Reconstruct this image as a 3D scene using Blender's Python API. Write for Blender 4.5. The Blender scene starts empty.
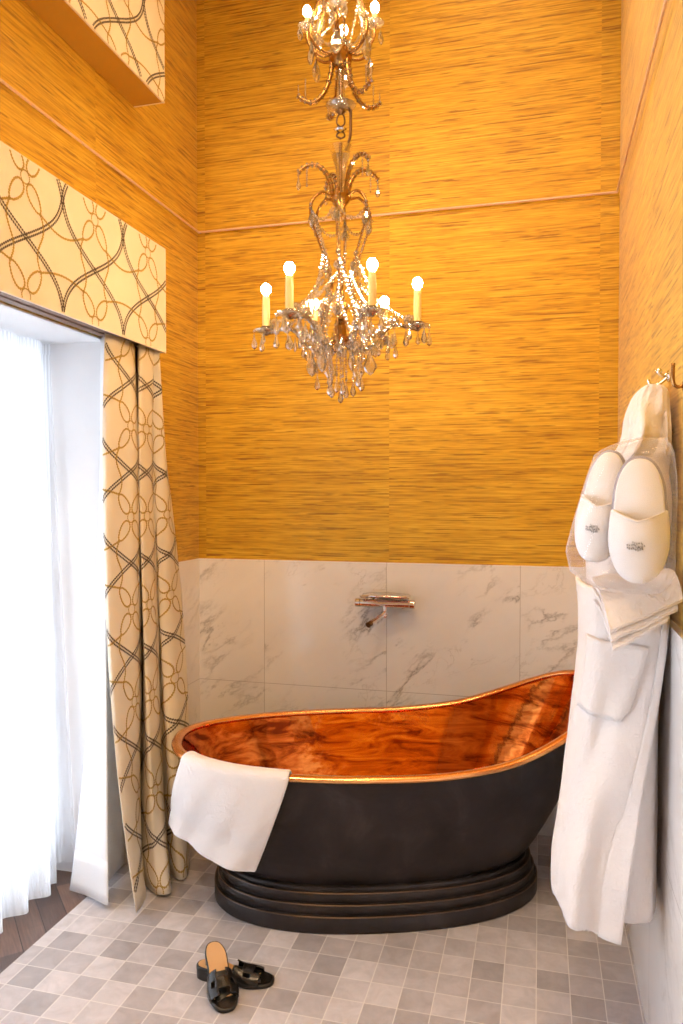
import bpy, math, random
from mathutils import Vector, Matrix, noise as mnoise
R = math.radians
PI = math.pi
random.seed(7)
SC = bpy.context.scene
COL = SC.collection

# ------------------------------------------------------------------ camera
CAM = Vector((0, 0, 1.55))
YAW, PITCH, FPX = R(14.75), R(1.29), 754.0
FW = Vector((-math.sin(YAW) * math.cos(PITCH), math.cos(YAW) * math.cos(PITCH), -math.sin(PITCH)))
RT = Vector((math.cos(YAW), math.sin(YAW), 0))
UP = RT.cross(FW)


def ray(u, v):
    return FW * FPX + RT * (u - 341.5) + UP * (512 - v)


def PX(u, v, X):
    d = ray(u, v); return CAM + d * ((X - CAM.x) / d.x)


def PY(u, v, Y):
    d = ray(u, v); return CAM + d * ((Y - CAM.y) / d.y)


def PZ(u, v, Z):
    d = ray(u, v); return CAM + d * ((Z - CAM.z) / d.z)


def proj(p):
    q = Vector(p) - CAM
    w = q.dot(FW)
    return 341.5 + FPX * q.dot(RT) / w, 512 - FPX * q.dot(UP) / w


cam = bpy.data.cameras.new('camera')
cam.sensor_width = 36
cam.lens = FPX / 1024 * 36
cam.clip_start = 0.02
co = bpy.data.objects.new('camera', cam)
co.location = CAM
co.rotation_euler = (PI / 2 - PITCH, 0, YAW)
COL.objects.link(co)
SC.camera = co

# ------------------------------------------------------------------ room
LX, RX, BY, FY, CZ = -1.682, 0.33, 3.53, -1.6, 4.7
DADO = 1.228
UZ0, UZ1 = 3.42, 4.55
HEAD, JAMB, NEARJ, WINX = 2.17, 2.69, -0.7, -2.10

# ------------------------------------------------------------------ helpers
W = {}


def thing(name, loc, label, cat, group=None):
    o = bpy.data.objects.new(name, None)
    o.empty_display_size = .05
    o.location = loc
    COL.objects.link(o)
    W[o] = Vector(loc)
    tag(o, label, cat, group)
    return o


def tag(o, label, cat, group=None):
    o['label'] = label
    o['category'] = cat
    if group:
        o['group'] = group
    return o


def put(name, me, parent, loc, rot=None, scale=None):
    o = bpy.data.objects.new(name, me)
    COL.objects.link(o)
    loc = Vector(loc)
    if parent is not None:
        o.parent = parent
        o.location = loc - W[parent]
    else:
        o.location = loc
    if rot is not None:
        o.rotation_euler = rot
    if scale is not None:
        o.scale = (scale,) * 3 if not hasattr(scale, '__len__') else scale
    W[o] = loc
    return o


class MB:
    def __init__(s):
        s.v, s.f, s.m = [], [], []

    def poly(s, pts, mi=0):
        b = len(s.v); s.v += [Vector(p) for p in pts]
        s.f.append(tuple(range(b, b + len(pts)))); s.m.append(mi)

    def box(s, a, b, mi=0):
        x0, y0, z0 = a; x1, y1, z1 = b
        k = len(s.v)
        s.v += [Vector(p) for p in [(x0, y0, z0), (x1, y0, z0), (x1, y1, z0), (x0, y1, z0), (x0, y0, z1), (x1, y0, z1), (x1, y1, z1), (x0, y1, z1)]]
        for q in [(0, 3, 2, 1), (4, 5, 6, 7), (0, 1, 5, 4), (1, 2, 6, 5), (2, 3, 7, 6), (3, 0, 4, 7)]:
            s.f.append(tuple(k + i for i in q)); s.m.append(mi)
        return s

    def loft(s, secs, closed=True, cap0=True, cap1=True, mi=0):
        k = len(s.v); n = len(secs[0])
        for sec in secs:
            s.v += [Vector(p) for p in sec]
        for i in range(len(secs) - 1):
            for j in range(n if closed else n - 1):
                a = k + i * n + j; b = k + i * n + (j + 1) % n
                s.f.append((a, b, b + n, a + n)); s.m.append(mi)
        if cap0:
            s.f.append(tuple(k + j for j in reversed(range(n)))); s.m.append(mi)
        if cap1:
            e = k + (len(secs) - 1) * n
            s.f.append(tuple(e + j for j in range(n))); s.m.append(mi)
        return s

    def tube(s, pts, r, n=8, mi=0, flat=1.0, closed=False):
        pts = [Vector(p) for p in pts]
        N = len(pts)
        rr = r if hasattr(r, '__len__') else [r] * N
        T = []
        for i in range(N):
            if closed:
                d = pts[(i + 1) % N] - pts[i - 1]
            else:
                d = pts[min(i + 1, N - 1)] - pts[max(i - 1, 0)]
            T.append(d.normalized())
        ref = Vector((0, 0, 1)) if abs(T[0].z) < .9 else Vector((1, 0, 0))
        a = T[0].cross(ref).normalized()
        secs = []
        for i in range(N):
            a = (a - T[i] * a.dot(T[i])).normalized()
            b = T[i].cross(a)
            secs.append([pts[i] + (a * math.cos(2 * PI * j / n) + b * math.sin(2 * PI * j / n) * flat) * rr[i] for j in range(n)])
        if closed:
            secs.append(secs[0])
        s.loft(secs, True, not closed, not closed, mi)
        return s

    def lathe(s, prof, c=(0, 0, 0), n=16, mi=0, axis=None, cap=True):
        c = Vector(c)
        if axis is None:
            ex, ey, ez = Vector((1, 0, 0)), Vector((0, 1, 0)), Vector((0, 0, 1))
        else:
            ez = Vector(axis).normalized()
            ref = Vector((0, 0, 1)) if abs(ez.z) < .9 else Vector((1, 0, 0))
            ex = ez.cross(ref).normalized(); ey = ez.cross(ex)
        s.loft([[c + ex * (r * math.cos(2 * PI * j / n)) + ey * (r * math.sin(2 * PI * j / n)) + ez * z for j in range(n)] for r, z in prof], True, cap, cap, mi)
        return s

    def ball(s, c, r, n=10, mi=0, sx=1, sz=1):
        m = max(4, n // 2)
        s.lathe([(max(1e-5, r * math.sin(PI * i / m)) * sx, -r * math.cos(PI * i / m) * sz) for i in range(m + 1)], c, n, mi)
        return s

    def grid(s, fn, nu, nv, mi=0, skip=None):
        k = len(s.v)
        for i in range(nu + 1):
            for j in range(nv + 1):
                s.v.append(Vector(fn(i / nu, j / nv)))
        for i in range(nu):
            for j in range(nv):
                if skip and skip((i + .5) / nu, (j + .5) / nv):
                    continue
                a = k + i * (nv + 1) + j
                s.f.append((a, a + nv + 1, a + nv + 2, a + 1)); s.m.append(mi)
        return s

    def mesh(s, name, mats, org=(0, 0, 0), smooth=True, angle=40):
        me = bpy.data.meshes.new(name)
        o = Vector(org)
        me.from_pydata([v - o for v in s.v], [], s.f)
        for m in (mats if isinstance(mats, (list, tuple)) else [mats]):
            me.materials.append(m)
        me.polygons.foreach_set('material_index', s.m)
        if smooth:
            me.polygons.foreach_set('use_smooth', [True] * len(me.polygons))
            if angle < 180:
                me.set_sharp_from_angle(angle=R(angle))
        me.update()
        return me

    def build(s, name, mats, parent=None, loc=None, smooth=True, angle=40, solid=0, bevel=0, sub=0, off=0):
        if loc is None:
            if parent is not None:
                loc = W[parent]
            else:
                xs = [v.x for v in s.v]; ys = [v.y for v in s.v]; zs = [v.z for v in s.v]
                loc = Vector(((min(xs) + max(xs)) / 2, (min(ys) + max(ys)) / 2, min(zs)))
        o = put(name, s.mesh(name, mats, loc, smooth, angle), parent, loc)
        if bevel:
            b = o.modifiers.new('bevel', 'BEVEL'); b.width = bevel; b.segments = 2; b.limit_method = 'ANGLE'
        if solid:
            d = o.modifiers.new('solid', 'SOLIDIFY'); d.thickness = solid; d.offset = off
        if sub:
            d = o.modifiers.new('sub', 'SUBSURF'); d.levels = sub; d.render_levels = sub
        return o


def structure(o):
    o['kind'] = 'structure'
    return o


def lerp(a, b, t):
    return a + (b - a) * t


def smooth01(t):
    t = max(0, min(1, t)); return t * t * (3 - 2 * t)


def catmull(pts, n):
    P = [Vector(p) for p in pts]
    P = [P[0] * 2 - P[1]] + P + [P[-1] * 2 - P[-2]]
    out = []
    for i in range(1, len(P) - 2):
        for k in range(n):
            t = k / n
            a, b, c, d = P[i - 1], P[i], P[i + 1], P[i + 2]
            out.append(.5 * ((2 * b) + (c - a) * t + (2 * a - 5 * b + 4 * c - d) * t * t + (3 * b - a - 3 * c + d) * t ** 3))
    out.append(P[-2].copy())
    return out


def resample(pts, n):
    L = [0]
    for i in range(1, len(pts)):
        L.append(L[-1] + (pts[i] - pts[i - 1]).length)
    out = []; j = 0
    for k in range(n + 1):
        t = L[-1] * k / n
        while j < len(L) - 2 and L[j + 1] < t:
            j += 1
        f = (t - L[j]) / max(1e-9, L[j + 1] - L[j])
        out.append(pts[j].lerp(pts[j + 1], max(0, min(1, f))))
    return out, L[-1]


def interp(rows, x):
    if x <= rows[0][0]:
        return rows[0][1:]
    for a, b in zip(rows, rows[1:]):
        if x <= b[0]:
            t = (x - a[0]) / (b[0] - a[0])
            t = t
            return tuple(lerp(p, q, t) for p, q in zip(a[1:], b[1:]))
    return rows[-1][1:]


def fbm(x, y, z, s=1.0):
    return mnoise.noise(Vector((x, y, z)) * s)


# ------------------------------------------------------------------ materials
class NT:
    def __init__(s, name):
        s.mat = bpy.data.materials.new(name); s.mat.use_nodes = True
        s.t = s.mat.node_tree; s.t.nodes.clear()
        s.out = s.t.nodes.new('ShaderNodeOutputMaterial')

    def n(s, typ, ins=None, **kw):
        x = s.t.nodes.new(typ)
        for k, v in kw.items():
            setattr(x, k, v)
        for k, v in (ins or {}).items():
            sock = x.inputs[k]
            if hasattr(v, 'is_linked') or isinstance(v, bpy.types.NodeSocket):
                s.t.links.new(v, sock)
            else:
                sock.default_value = v
        return x

    def math(s, op, a, b=0.0, c=None, clamp=False):
        ins = {0: a, 1: b}
        if c is not None:
            ins[2] = c
        return s.n('ShaderNodeMath', ins, operation=op, use_clamp=clamp).outputs[0]

    def mix(s, f, a, b, bt='MIX'):
        x = s.n('ShaderNodeMix', data_type='RGBA', blend_type=bt)
        for k, v in ((0, f), (6, a), (7, b)):
            if isinstance(v, bpy.types.NodeSocket):
                s.t.links.new(v, x.inputs[k])
            else:
                x.inputs[k].default_value = v if k == 0 else (*v, 1) if len(v) == 3 else v
        return x.outputs[2]

    def ramp(s, f, stops):
        x = s.n('ShaderNodeValToRGB', {0: f})
        e = x.color_ramp.elements
        while len(e) < len(stops):
            e.new(.5)
        for el, (p, c) in zip(e, stops):
            el.position = p; el.color = (*c, 1) if len(c) == 3 else c
        return x.outputs[0]

    def noise(s, vec, scale=5, detail=3, rough=.5, dist=0):
        return s.n('ShaderNodeTexNoise', {'Vector': vec, 'Scale': scale, 'Detail': detail, 'Roughness': rough, 'Distortion': dist}).outputs[0]

    def pos(s):
        g = s.n('ShaderNodeNewGeometry')
        return g.outputs['Position']

    def obj(s):
        return s.n('ShaderNodeTexCoord').outputs['Object']

    def xyz(s, v):
        x = s.n('ShaderNodeSeparateXYZ', {0: v}); return x.outputs

    def comb(s, x=0.0, y=0.0, z=0.0):
        return s.n('ShaderNodeCombineXYZ', {0: x, 1: y, 2: z}).outputs[0]

    def bump(s, h, strength=.3, dist=.01):
        return s.n('ShaderNodeBump', {'Height': h, 'Strength': strength, 'Distance': dist}).outputs[0]

    def pr(s, **kw):
        x = s.n('ShaderNodeBsdfPrincipled')
        for k, v in kw.items():
            k = k.replace('_', ' ')
            sock = x.inputs[k]
            if isinstance(v, bpy.types.NodeSocket):
                s.t.links.new(v, sock)
            else:
                sock.default_value = (*v, 1) if (hasattr(v, '__len__') and len(v) == 3 and sock.type == 'RGBA') else v
        return x.outputs[0]

    def done(s, sh):
        s.t.links.new(sh, s.out.inputs[0]); return s.mat


def simple(name, col, rough=.5, metal=0.0, bump=None, **kw):
    t = NT(name)
    args = dict(Base_Color=col, Roughness=rough, Metallic=metal, **kw)
    if bump:
        sc, st, di = bump
        args['Normal'] = t.bump(t.noise(t.pos(), sc, 3), st, di)
    return t.done(t.pr(**args))


M = {}


def mk_grass():
    t = NT('grasscloth')
    x, y, z = t.xyz(t.pos())
    h = t.math('ADD', x, y)
    # panels
    pan = t.math('FLOOR', t.math('DIVIDE', t.math('SUBTRACT', h, 2.835), .945))
    wn = t.n('ShaderNodeTexWhiteNoise', {'W': pan}, noise_dimensions='1D').outputs[0]
    hs = t.math('ADD', h, t.math('MULTIPLY', pan, 7.3))
    zw = t.math('ADD', z, t.math('MULTIPLY', t.noise(t.comb(t.math('MULTIPLY', hs, 2.5), 0.0, 0.0), 1, 2), .004))

    def fibre(pitch, per_m, seed, det=2):
        row = t.math('FLOOR', t.math('DIVIDE', zw, pitch))
        return t.noise(t.comb(t.math('MULTIPLY', hs, per_m), t.math('MULTIPLY', row, 3.71), seed), 1, det, .6)
    n1 = fibre(.0048, 3.2, 1.0)
    n3 = fibre(.0034, 6.0, 5.0)
    n2 = fibre(.0052, 3.0, 9.0, 3)
    n4 = t.noise(t.comb(t.math('MULTIPLY', hs, .8), t.math('MULTIPLY', z, 9), 2.0), 1, 2, .5)
    f = t.math('ADD', t.math('MULTIPLY', n1, .45), t.math('MULTIPLY', n3, .40))
    f = t.math('ADD', f, t.math('MULTIPLY', n4, .15))
    c = t.ramp(f, [(.36, (.38, .165, .012)), (.45, (.56, .295, .018)), (.52, (.68, .39, .025)), (.63, (.80, .51, .055))])
    dk = t.ramp(n2, [(.575, (0, 0, 0)), (.65, (1, 1, 1))])
    c = t.mix(t.math('MULTIPLY', dk, .76), c, (.27, .10, .010))
    k = t.math('ADD', .90, t.math('MULTIPLY', wn, .16))
    c = t.mix(1.0, c, t.n('ShaderNodeCombineColor', {0: k, 1: k, 2: k}).outputs[0], 'MULTIPLY')
    b = t.bump(f, .35, .004)
    return t.done(t.pr(Base_Color=c, Roughness=.55, Normal=b, Specular_IOR_Level=.4, Sheen_Weight=.26, Sheen_Roughness=.4))


M['grass'] = mk_grass()


def mk_marble(name, joints, zj, axis, vk=1.0):
    """white veined marble slabs; joints lie along world axis"""
    t = NT(name)
    p = t.pos()
    x, y, z = t.xyz(p)
    h = x if axis == 'x' else y
    j0, js = joints
    cell = t.math('FLOOR', t.math('DIVIDE', t.math('SUBTRACT', h, j0), js))
    flip = t.math('SUBTRACT', t.math('MULTIPLY', t.math('ABSOLUTE', t.math('MODULO', cell, 2.0)), 2.0), 1.0)
    hh = t.math('ADD', t.math('MULTIPLY', t.math('SUBTRACT', h, j0), 1.0), t.math('MULTIPLY', cell, 3.7))
    vec = t.comb(hh, 0.0, z)
    mp = t.n('ShaderNodeMapping', {'Vector': vec, 'Rotation': (0, R(36), 0)}).outputs[0]
    mp = t.n('ShaderNodeMapping', {'Vector': mp, 'Scale': (1.0, 1, 2.4)}).outputs[0]
    a = t.noise(mp, 1.6, 9, .66, .25)
    v1 = t.math('ABSOLUTE', t.math('SUBTRACT', a, .5))
    v1 = t.ramp(v1, [(0.0, (1, 1, 1)), (.010, (.4, .4, .4)), (.034, (0, 0, 0))])
    mask = t.ramp(t.noise(mp, 2.3, 3, .5), [(.48, (0, 0, 0)), (.62, (1, 1, 1))])
    v1 = t.math('MULTIPLY', v1, mask)
    b = t.noise(mp, 4.5, 5, .6, .8)
    v2 = t.ramp(t.math('ABSOLUTE', t.math('SUBTRACT', b, .5)), [(0.0, (1, 1, 1)), (.018, (0, 0, 0))])
    mask2 = t.ramp(t.noise(vec, 3.3, 2, .5), [(.55, (0, 0, 0)), (.7, (1, 1, 1))])
    v2 = t.math('MULTIPLY', t.math('MULTIPLY', v2, mask2), .45)
    cl = t.ramp(t.noise(mp, 1.2, 4, .6), [(.35, (.81, .76, .735)), (.7, (.87, .825, .80))])
    c = t.mix(t.math('MULTIPLY', v1, .72 * vk, clamp=True), cl, (.20, .165, .14))
    c = t.mix(v2, c, (.36, .30, .25))
    # joints
    fr = t.math('FRACT', t.math('DIVIDE', t.math('SUBTRACT', h, j0), js))
    jl = t.math('LESS_THAN', t.math('MULTIPLY', t.math('MINIMUM', fr, t.math('SUBTRACT', 1.0, fr)), js), .0014)
    jz = t.math('LESS_THAN', t.math('ABSOLUTE', t.math('SUBTRACT', z, zj)), .0014)
    c = t.mix(t.math('MULTIPLY', t.math('MAXIMUM', jl, jz), .6), c, (.36, .30, .26))
    return t.done(t.pr(Base_Color=c, Roughness=.10, Specular_IOR_Level=.5, IOR=1.5))


M['marble_b'] = mk_marble('marble_slabs', (-.705, .62), .612, 'x')
M['marble_s'] = mk_marble('marble_slabs_side', (.43, .62), .612, 'y', .3)


def mk_floor():
    t = NT('floor_tiles')
    x, y, z = t.xyz(t.pos())
    S = .1017
    ox = PZ(536, 1024, 0).x
    a = t.math('DIVIDE', t.math('SUBTRACT', x, ox), S)
    b = t.math('DIVIDE', t.math('SUBTRACT', y, 2.21), S)
    ca, cb = t.math('FLOOR', a), t.math('FLOOR', b)
    wn = t.n('ShaderNodeTexWhiteNoise', {'Vector': t.comb(ca, cb, 3.0)}, noise_dimensions='3D').outputs[0]
    chk = t.math('ABSOLUTE', t.math('MODULO', t.math('ADD', ca, cb), 2.0))
    tone = t.math('ADD', t.math('MULTIPLY', wn, .86), t.math('MULTIPLY', chk, .14))
    c = t.ramp(tone, [(.08, (.38, .355, .365)), (.3, (.44, .412, .422)), (.55, (.52, .49, .505)), (.95, (.62, .59, .605))])
    cl = t.noise(t.comb(t.math('ADD', x, t.math('MULTIPLY', ca, 3.1)), t.math('ADD', y, t.math('MULTIPLY', cb, 1.7)), 0.0), 14, 5, .62, .6)
    cm = t.ramp(cl, [(.3, (.84, .835, .83)), (.7, (1.1, 1.1, 1.11))])
    c = t.mix(1.0, c, cm, 'MULTIPLY')

    def edge(v):
        f = t.math('FRACT', v)
        return t.math('LESS_THAN', t.math('MINIMUM', f, t.math('SUBTRACT', 1.0, f)), .014)
    g = t.math('MAXIMUM', edge(a), edge(b))
    c = t.mix(t.math('MULTIPLY', g, .85), c, (.78, .75, .72))
    return t.done(t.pr(Base_Color=c, Roughness=.34, Specular_IOR_Level=.45, Normal=t.bump(t.math('SUBTRACT', t.math('MULTIPLY', cl, .15), g), .25, .003)))


M['floor'] = mk_floor()


def mk_parquet():
    t = NT('dark_parquet')
    x, y, z = t.xyz(t.pos())
    r2 = .70711
    a = t.math('DIVIDE', t.math('MULTIPLY', t.math('ADD', x, y), r2), .085)
    b = t.math('DIVIDE', t.math('MULTIPLY', t.math('SUBTRACT', y, x), r2), .26)
    ca = t.math('FLOOR', a)
    b = t.math('ADD', b, t.math('MULTIPLY', t.math('MODULO', ca, 2.0), .5))
    wn = t.n('ShaderNodeTexWhiteNoise', {'Vector': t.comb(ca, t.math('FLOOR', b), 1.0)}, noise_dimensions='3D').outputs[0]
    c = t.ramp(wn, [(0, (.085, .05, .036)), (1, (.20, .12, .085))])
    gr = t.noise(t.comb(t.math('MULTIPLY', a, 6), t.math('MULTIPLY', b, 1.2), 0.0), 2, 4, .6)
    c = t.mix(1.0, c, t.ramp(gr, [(.3, (.7, .7, .7)), (.7, (1.2, 1.2, 1.2))]), 'MULTIPLY')
    f = t.math('FRACT', a)
    e = t.math('LESS_THAN', t.math('MINIMUM', f, t.math('SUBTRACT', 1.0, f)), .02)
    c = t.mix(e, c, (.02, .012, .01))
    return t.done(t.pr(Base_Color=c, Roughness=.35))


M['parquet'] = mk_parquet()


def mk_copper(name, c0, c1, c2, rough, bumpst=.08):
    t = NT(name)
    p = t.pos()
    mp = t.n('ShaderNodeMapping', {'Vector': p, 'Scale': (1.3, 3, 8), 'Rotation': (R(12), 0, R(8))}).outputs[0]
    n = t.noise(mp, 2.6, 6, .66, .9)
    n2 = t.noise(p, 16, 4, .6)
    c = t.ramp(n, [(.38, c0), (.50, c1), (.64, c2)])
    r = t.math('ADD', rough, t.math('MULTIPLY', n2, .07))
    return t.done(t.pr(Base_Color=c, Metallic=1.0, Roughness=r, Normal=t.bump(t.noise(p, 9, 3, .5), bumpst, .02)))


M['copper'] = mk_copper('copper_lining', (.22, .030, .006), (.58, .115, .016), (.84, .27, .055), .045)
M['edge_glint'] = simple('bronze_edge_highlight', (.19, .12, .08), .3, .9)  # lighter bronze, highlight on the polished plinth edges put into the colour
M['rim'] = mk_copper('copper_rim', (.80, .33, .11), (.90, .42, .16), (.95, .52, .22), .16, .03)


def mk_patina():
    t = NT('dark_patina')
    p = t.pos()
    mp = t.n('ShaderNodeMapping', {'Vector': p, 'Scale': (3, 3, 3), 'Rotation': (R(30), R(20), R(8))}).outputs[0]
    n = t.noise(mp, 1.7, 5, .6, .6)
    n2 = t.noise(p, 40, 3, .6)
    c = t.ramp(n, [(.3, (.014, .011, .011)), (.55, (.03, .024, .024)), (.75, (.06, .05, .049))])
    r = t.math('ADD', .27, t.math('MULTIPLY', n, .22))
    return t.done(t.pr(Base_Color=c, Metallic=.35, Roughness=r, Normal=t.bump(n2, .05, .01)))


M['patina'] = mk_patina()


def mk_terry(name, col, sc=260):
    t = NT(name)
    p = t.pos()
    n = t.noise(p, sc, 2, .6)
    n2 = t.noise(p, 60, 3, .6)
    h = t.math('ADD', t.math('ADD', n, t.math('MULTIPLY', n2, .8)), t.math('MULTIPLY', t.noise(p, 140, 2, .6), .8))
    c = t.mix(t.math('MULTIPLY', n, .35), col, tuple(k * .86 for k in col))
    return t.done(t.pr(Base_Color=c, Roughness=.95, Specular_IOR_Level=.1, Sheen_Weight=.25, Normal=t.bump(h, .55, .008)))


M['terry'] = mk_terry('white_terry', (.86, .805, .79))
M['towel'] = mk_terry('white_towel', (.88, .84, .84), 320)
M['slip'] = simple('slipper_felt', (.86, .82, .80), .85, bump=(300, .2, .002))
M['slip_sole'] = simple('slipper_sole', (.38, .35, .39), .7)
M['thread'] = simple('grey_embroidery', (.20, .18, .18), .7)
M['cream'] = simple('cream_print_cloth', (.80, .72, .60), .85, bump=(500, .15, .002))
M['gold'] = simple('print_gold', (.46, .30, .07), .7)
M['dark'] = simple('print_dark', (.13, .10, .08), .7)
M['lining'] = simple('white_blackout_cloth', (.82, .84, .88), .8, bump=(300, .1, .002))
M['paint'] = simple('white_paint', (.83, .83, .85), .5)
M['woodstrip'] = simple('brown_wood_strip', (.20, .105, .06), .5, bump=(40, .2, .003))
M['soffit'] = simple('soffit_paper', (.52, .27, .03), .6, bump=(90, .15, .003))
M['trim'] = simple('bronze_pipe', (.74, .52, .40), .35)
M['chrome'] = simple('chrome', (.80, .78, .76), .07, 1.0)
M['brass'] = simple('aged_brass', (.40, .22, .08), .25, 1.0, bump=(60, .1, .003))
M['darkbrass'] = simple('dark_bronze', (.16, .09, .05), .35, .9)
M['ivory'] = simple('candle_sleeve', (.86, .68, .34), .5)
M['black'] = simple('black_leather', (.012, .011, .011), .22, bump=(150, .1, .002))
M['tan'] = simple('tan_leather', (.62, .36, .16), .5)
M['soles'] = simple('black_sole', (.01, .01, .01), .4)
M['ceiling'] = simple('ceiling_paint', (.80, .70, .55), .8)
M['winframe'] = simple('white_window_frame', (.8, .8, .82), .4)


def mk_glass(name, col, tr=.55, rough=.02):
    t = NT(name)
    fr = t.n('ShaderNodeFresnel', {'IOR': 1.5}).outputs[0]
    a = t.n('ShaderNodeBsdfTransparent', {'Color': (*col, 1)}).outputs[0]
    g = t.n('ShaderNodeBsdfGlossy', {'Color': (1, 1, 1, 1), 'Roughness': rough}).outputs[0]
    m = t.n('ShaderNodeMixShader', {0: fr, 1: a, 2: g}).outputs[0]
    return t.done(m)


M['pane'] = mk_glass('window_glass', (.97, .98, .98))


def mk_crystal():
    t = NT('crystal')
    lw = t.n('ShaderNodeLayerWeight', {'Blend': .35}).outputs['Facing']
    tr = t.n('ShaderNodeBsdfTransparent', {'Color': (1, .98, .95, 1)}).outputs[0]
    gl = t.n('ShaderNodeBsdfRefraction', {'Color': (1, .98, .95, 1), 'Roughness': .02, 'IOR': 1.5}).outputs[0]
    g = t.n('ShaderNodeBsdfGlossy', {'Color': (1, 1, 1, 1), 'Roughness': .06}).outputs[0]
    d = t.n('ShaderNodeBsdfTranslucent', {'Color': (1, .97, .92, 1)}).outputs[0]
    m = t.n('ShaderNodeMixShader', {0: .6, 1: tr, 2: gl}).outputs[0]
    m = t.n('ShaderNodeMixShader', {0: .16, 1: m, 2: d}).outputs[0]
    f = t.math('ADD', .16, t.math('MULTIPLY', lw, .6), clamp=True)
    return t.done(t.n('ShaderNodeMixShader', {0: f, 1: m, 2: g}).outputs[0])


M['crystal'] = mk_crystal()


def mk_gauze(name, transp, col, trans=.5, stripes=None):
    t = NT(name)
    tr = t.n('ShaderNodeBsdfTransparent').outputs[0]
    d = t.n('ShaderNodeBsdfDiffuse', {'Color': (*col, 1)}).outputs[0]
    l = t.n('ShaderNodeBsdfTranslucent', {'Color': (*col, 1)}).outputs[0]
    s = t.n('ShaderNodeMixShader', {0: trans, 1: d, 2: l}).outputs[0]
    f = 1 - transp
    if stripes:
        x, y, z = t.xyz(t.pos())
        w = t.math('SINE', t.math('MULTIPLY', y, stripes))
        f = t.math('ADD', f - .12, t.math('MULTIPLY', w, .12))
        f = t.math('ADD', f, .06, clamp=True)
    return t.done(t.n('ShaderNodeMixShader', {0: f, 1: tr, 2: s}).outputs[0])


M['sheer'] = mk_gauze('sheer_voile', .10, (.93, .95, .98), .62, stripes=420.0)


def mk_bag():
    t = NT('clear_film')
    tr = t.n('ShaderNodeBsdfTransparent', {'Color': (.97, .97, .98, 1)}).outputs[0]
    g = t.n('ShaderNodeBsdfGlossy', {'Color': (1, 1, 1, 1), 'Roughness': .16}).outputs[0]
    d = t.n('ShaderNodeBsdfDiffuse', {'Color': (.9, .9, .95, 1)}).outputs[0]
    lw = t.n('ShaderNodeLayerWeight', {'Blend': .3}).outputs['Facing']
    s = t.n('ShaderNodeMixShader', {0: .75, 1: g, 2: d}).outputs[0]
    f = t.math('ADD', .07, t.math('MULTIPLY', t.math('POWER', lw, 2.0), .4), clamp=True)
    return t.done(t.n('ShaderNodeMixShader', {0: f, 1: tr, 2: s}).outputs[0])


M['bag'] = mk_bag()


def mk_emit(name, col, st):
    t = NT(name)
    return t.done(t.n('ShaderNodeEmission', {'Color': (*col, 1), 'Strength': st}).outputs[0])


BULB = 225.0
M['bulb'] = mk_emit('lit_bulb', (1, .66, .30), BULB)

# ------------------------------------------------------------------ setting
b = MB().box((LX, FY - .1, -.1), (RX, BY, 0))
structure(b.build('floor', M['floor'], smooth=False))
b = MB().box((WINX - .05, NEARJ, -.1), (LX, JAMB, 0))
structure(b.build('floor_bay', M['parquet'], smooth=False))
b = MB().box((LX - .45, FY - .1, CZ), (RX + .1, BY + .1, CZ + .1))
structure(b.build('ceiling', M['ceiling'], smooth=False))
b = MB().box((LX - .45, BY, -.1), (RX + .1, BY + .1, CZ))
wb = structure(b.build('wall_back', M['grass'], smooth=False))
structure(MB().box((LX + .006, BY - .006, 0), (RX - .006, BY, DADO)).build('marble_dado', M['marble_b'], wb, smooth=False))
b = MB().box((RX, FY - .1, -.1), (RX + .1, BY, CZ))
wr = structure(b.build('wall_right', M['grass'], smooth=False))
structure(MB().box((RX - .020, FY, 0), (RX, BY, DADO)).build('marble_dado', M['marble_s'], wr, smooth=False))
b = MB()
b.box((LX - .42, JAMB, -.1), (LX, BY, CZ))
b.box((LX - .42, FY - .1, -.1), (LX, NEARJ, CZ))
b.box((LX - .42, NEARJ, HEAD), (LX, JAMB, UZ0))
b.box((LX - .42, NEARJ, UZ1), (LX, JAMB, CZ))
wl = structure(b.build('wall_left', M['grass'], smooth=False))
structure(MB().box((LX, JAMB + .03, 0), (LX + .006, BY, DADO)).build('marble_dado', M['marble_s'], wl, smooth=False))
b = MB().box((LX - .45, FY - .1, -.1), (RX + .1, FY, CZ))
structure(b.build('wall_front', M['ceiling'], smooth=False))
# white plaster reveal round the French window
b = MB()
b.box((WINX, JAMB - .006, 0), (LX - .001, JAMB, HEAD))
b.box((WINX, NEARJ, HEAD - .006), (LX - .001, JAMB - .006, HEAD))
b.box((WINX, NEARJ, 0), (LX - .001, NEARJ + .006, HEAD - .006))
structure(b.build('trim_4', M['paint'], smooth=False))
# picture rail pipe round the walls
ZT = 2.872
for i, (p, q) in enumerate([((LX + .012, FY, ZT), (LX + .012, BY - .012, ZT)), ((LX + .012, BY - .012, ZT), (RX - .012, BY - .012, ZT)), ((RX - .012, BY - .012, ZT), (RX - .012, FY, ZT))]):
    structure(MB().tube([p, q], .0052, 10).build('trim_%d' % (i + 1), M['trim']))
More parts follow.
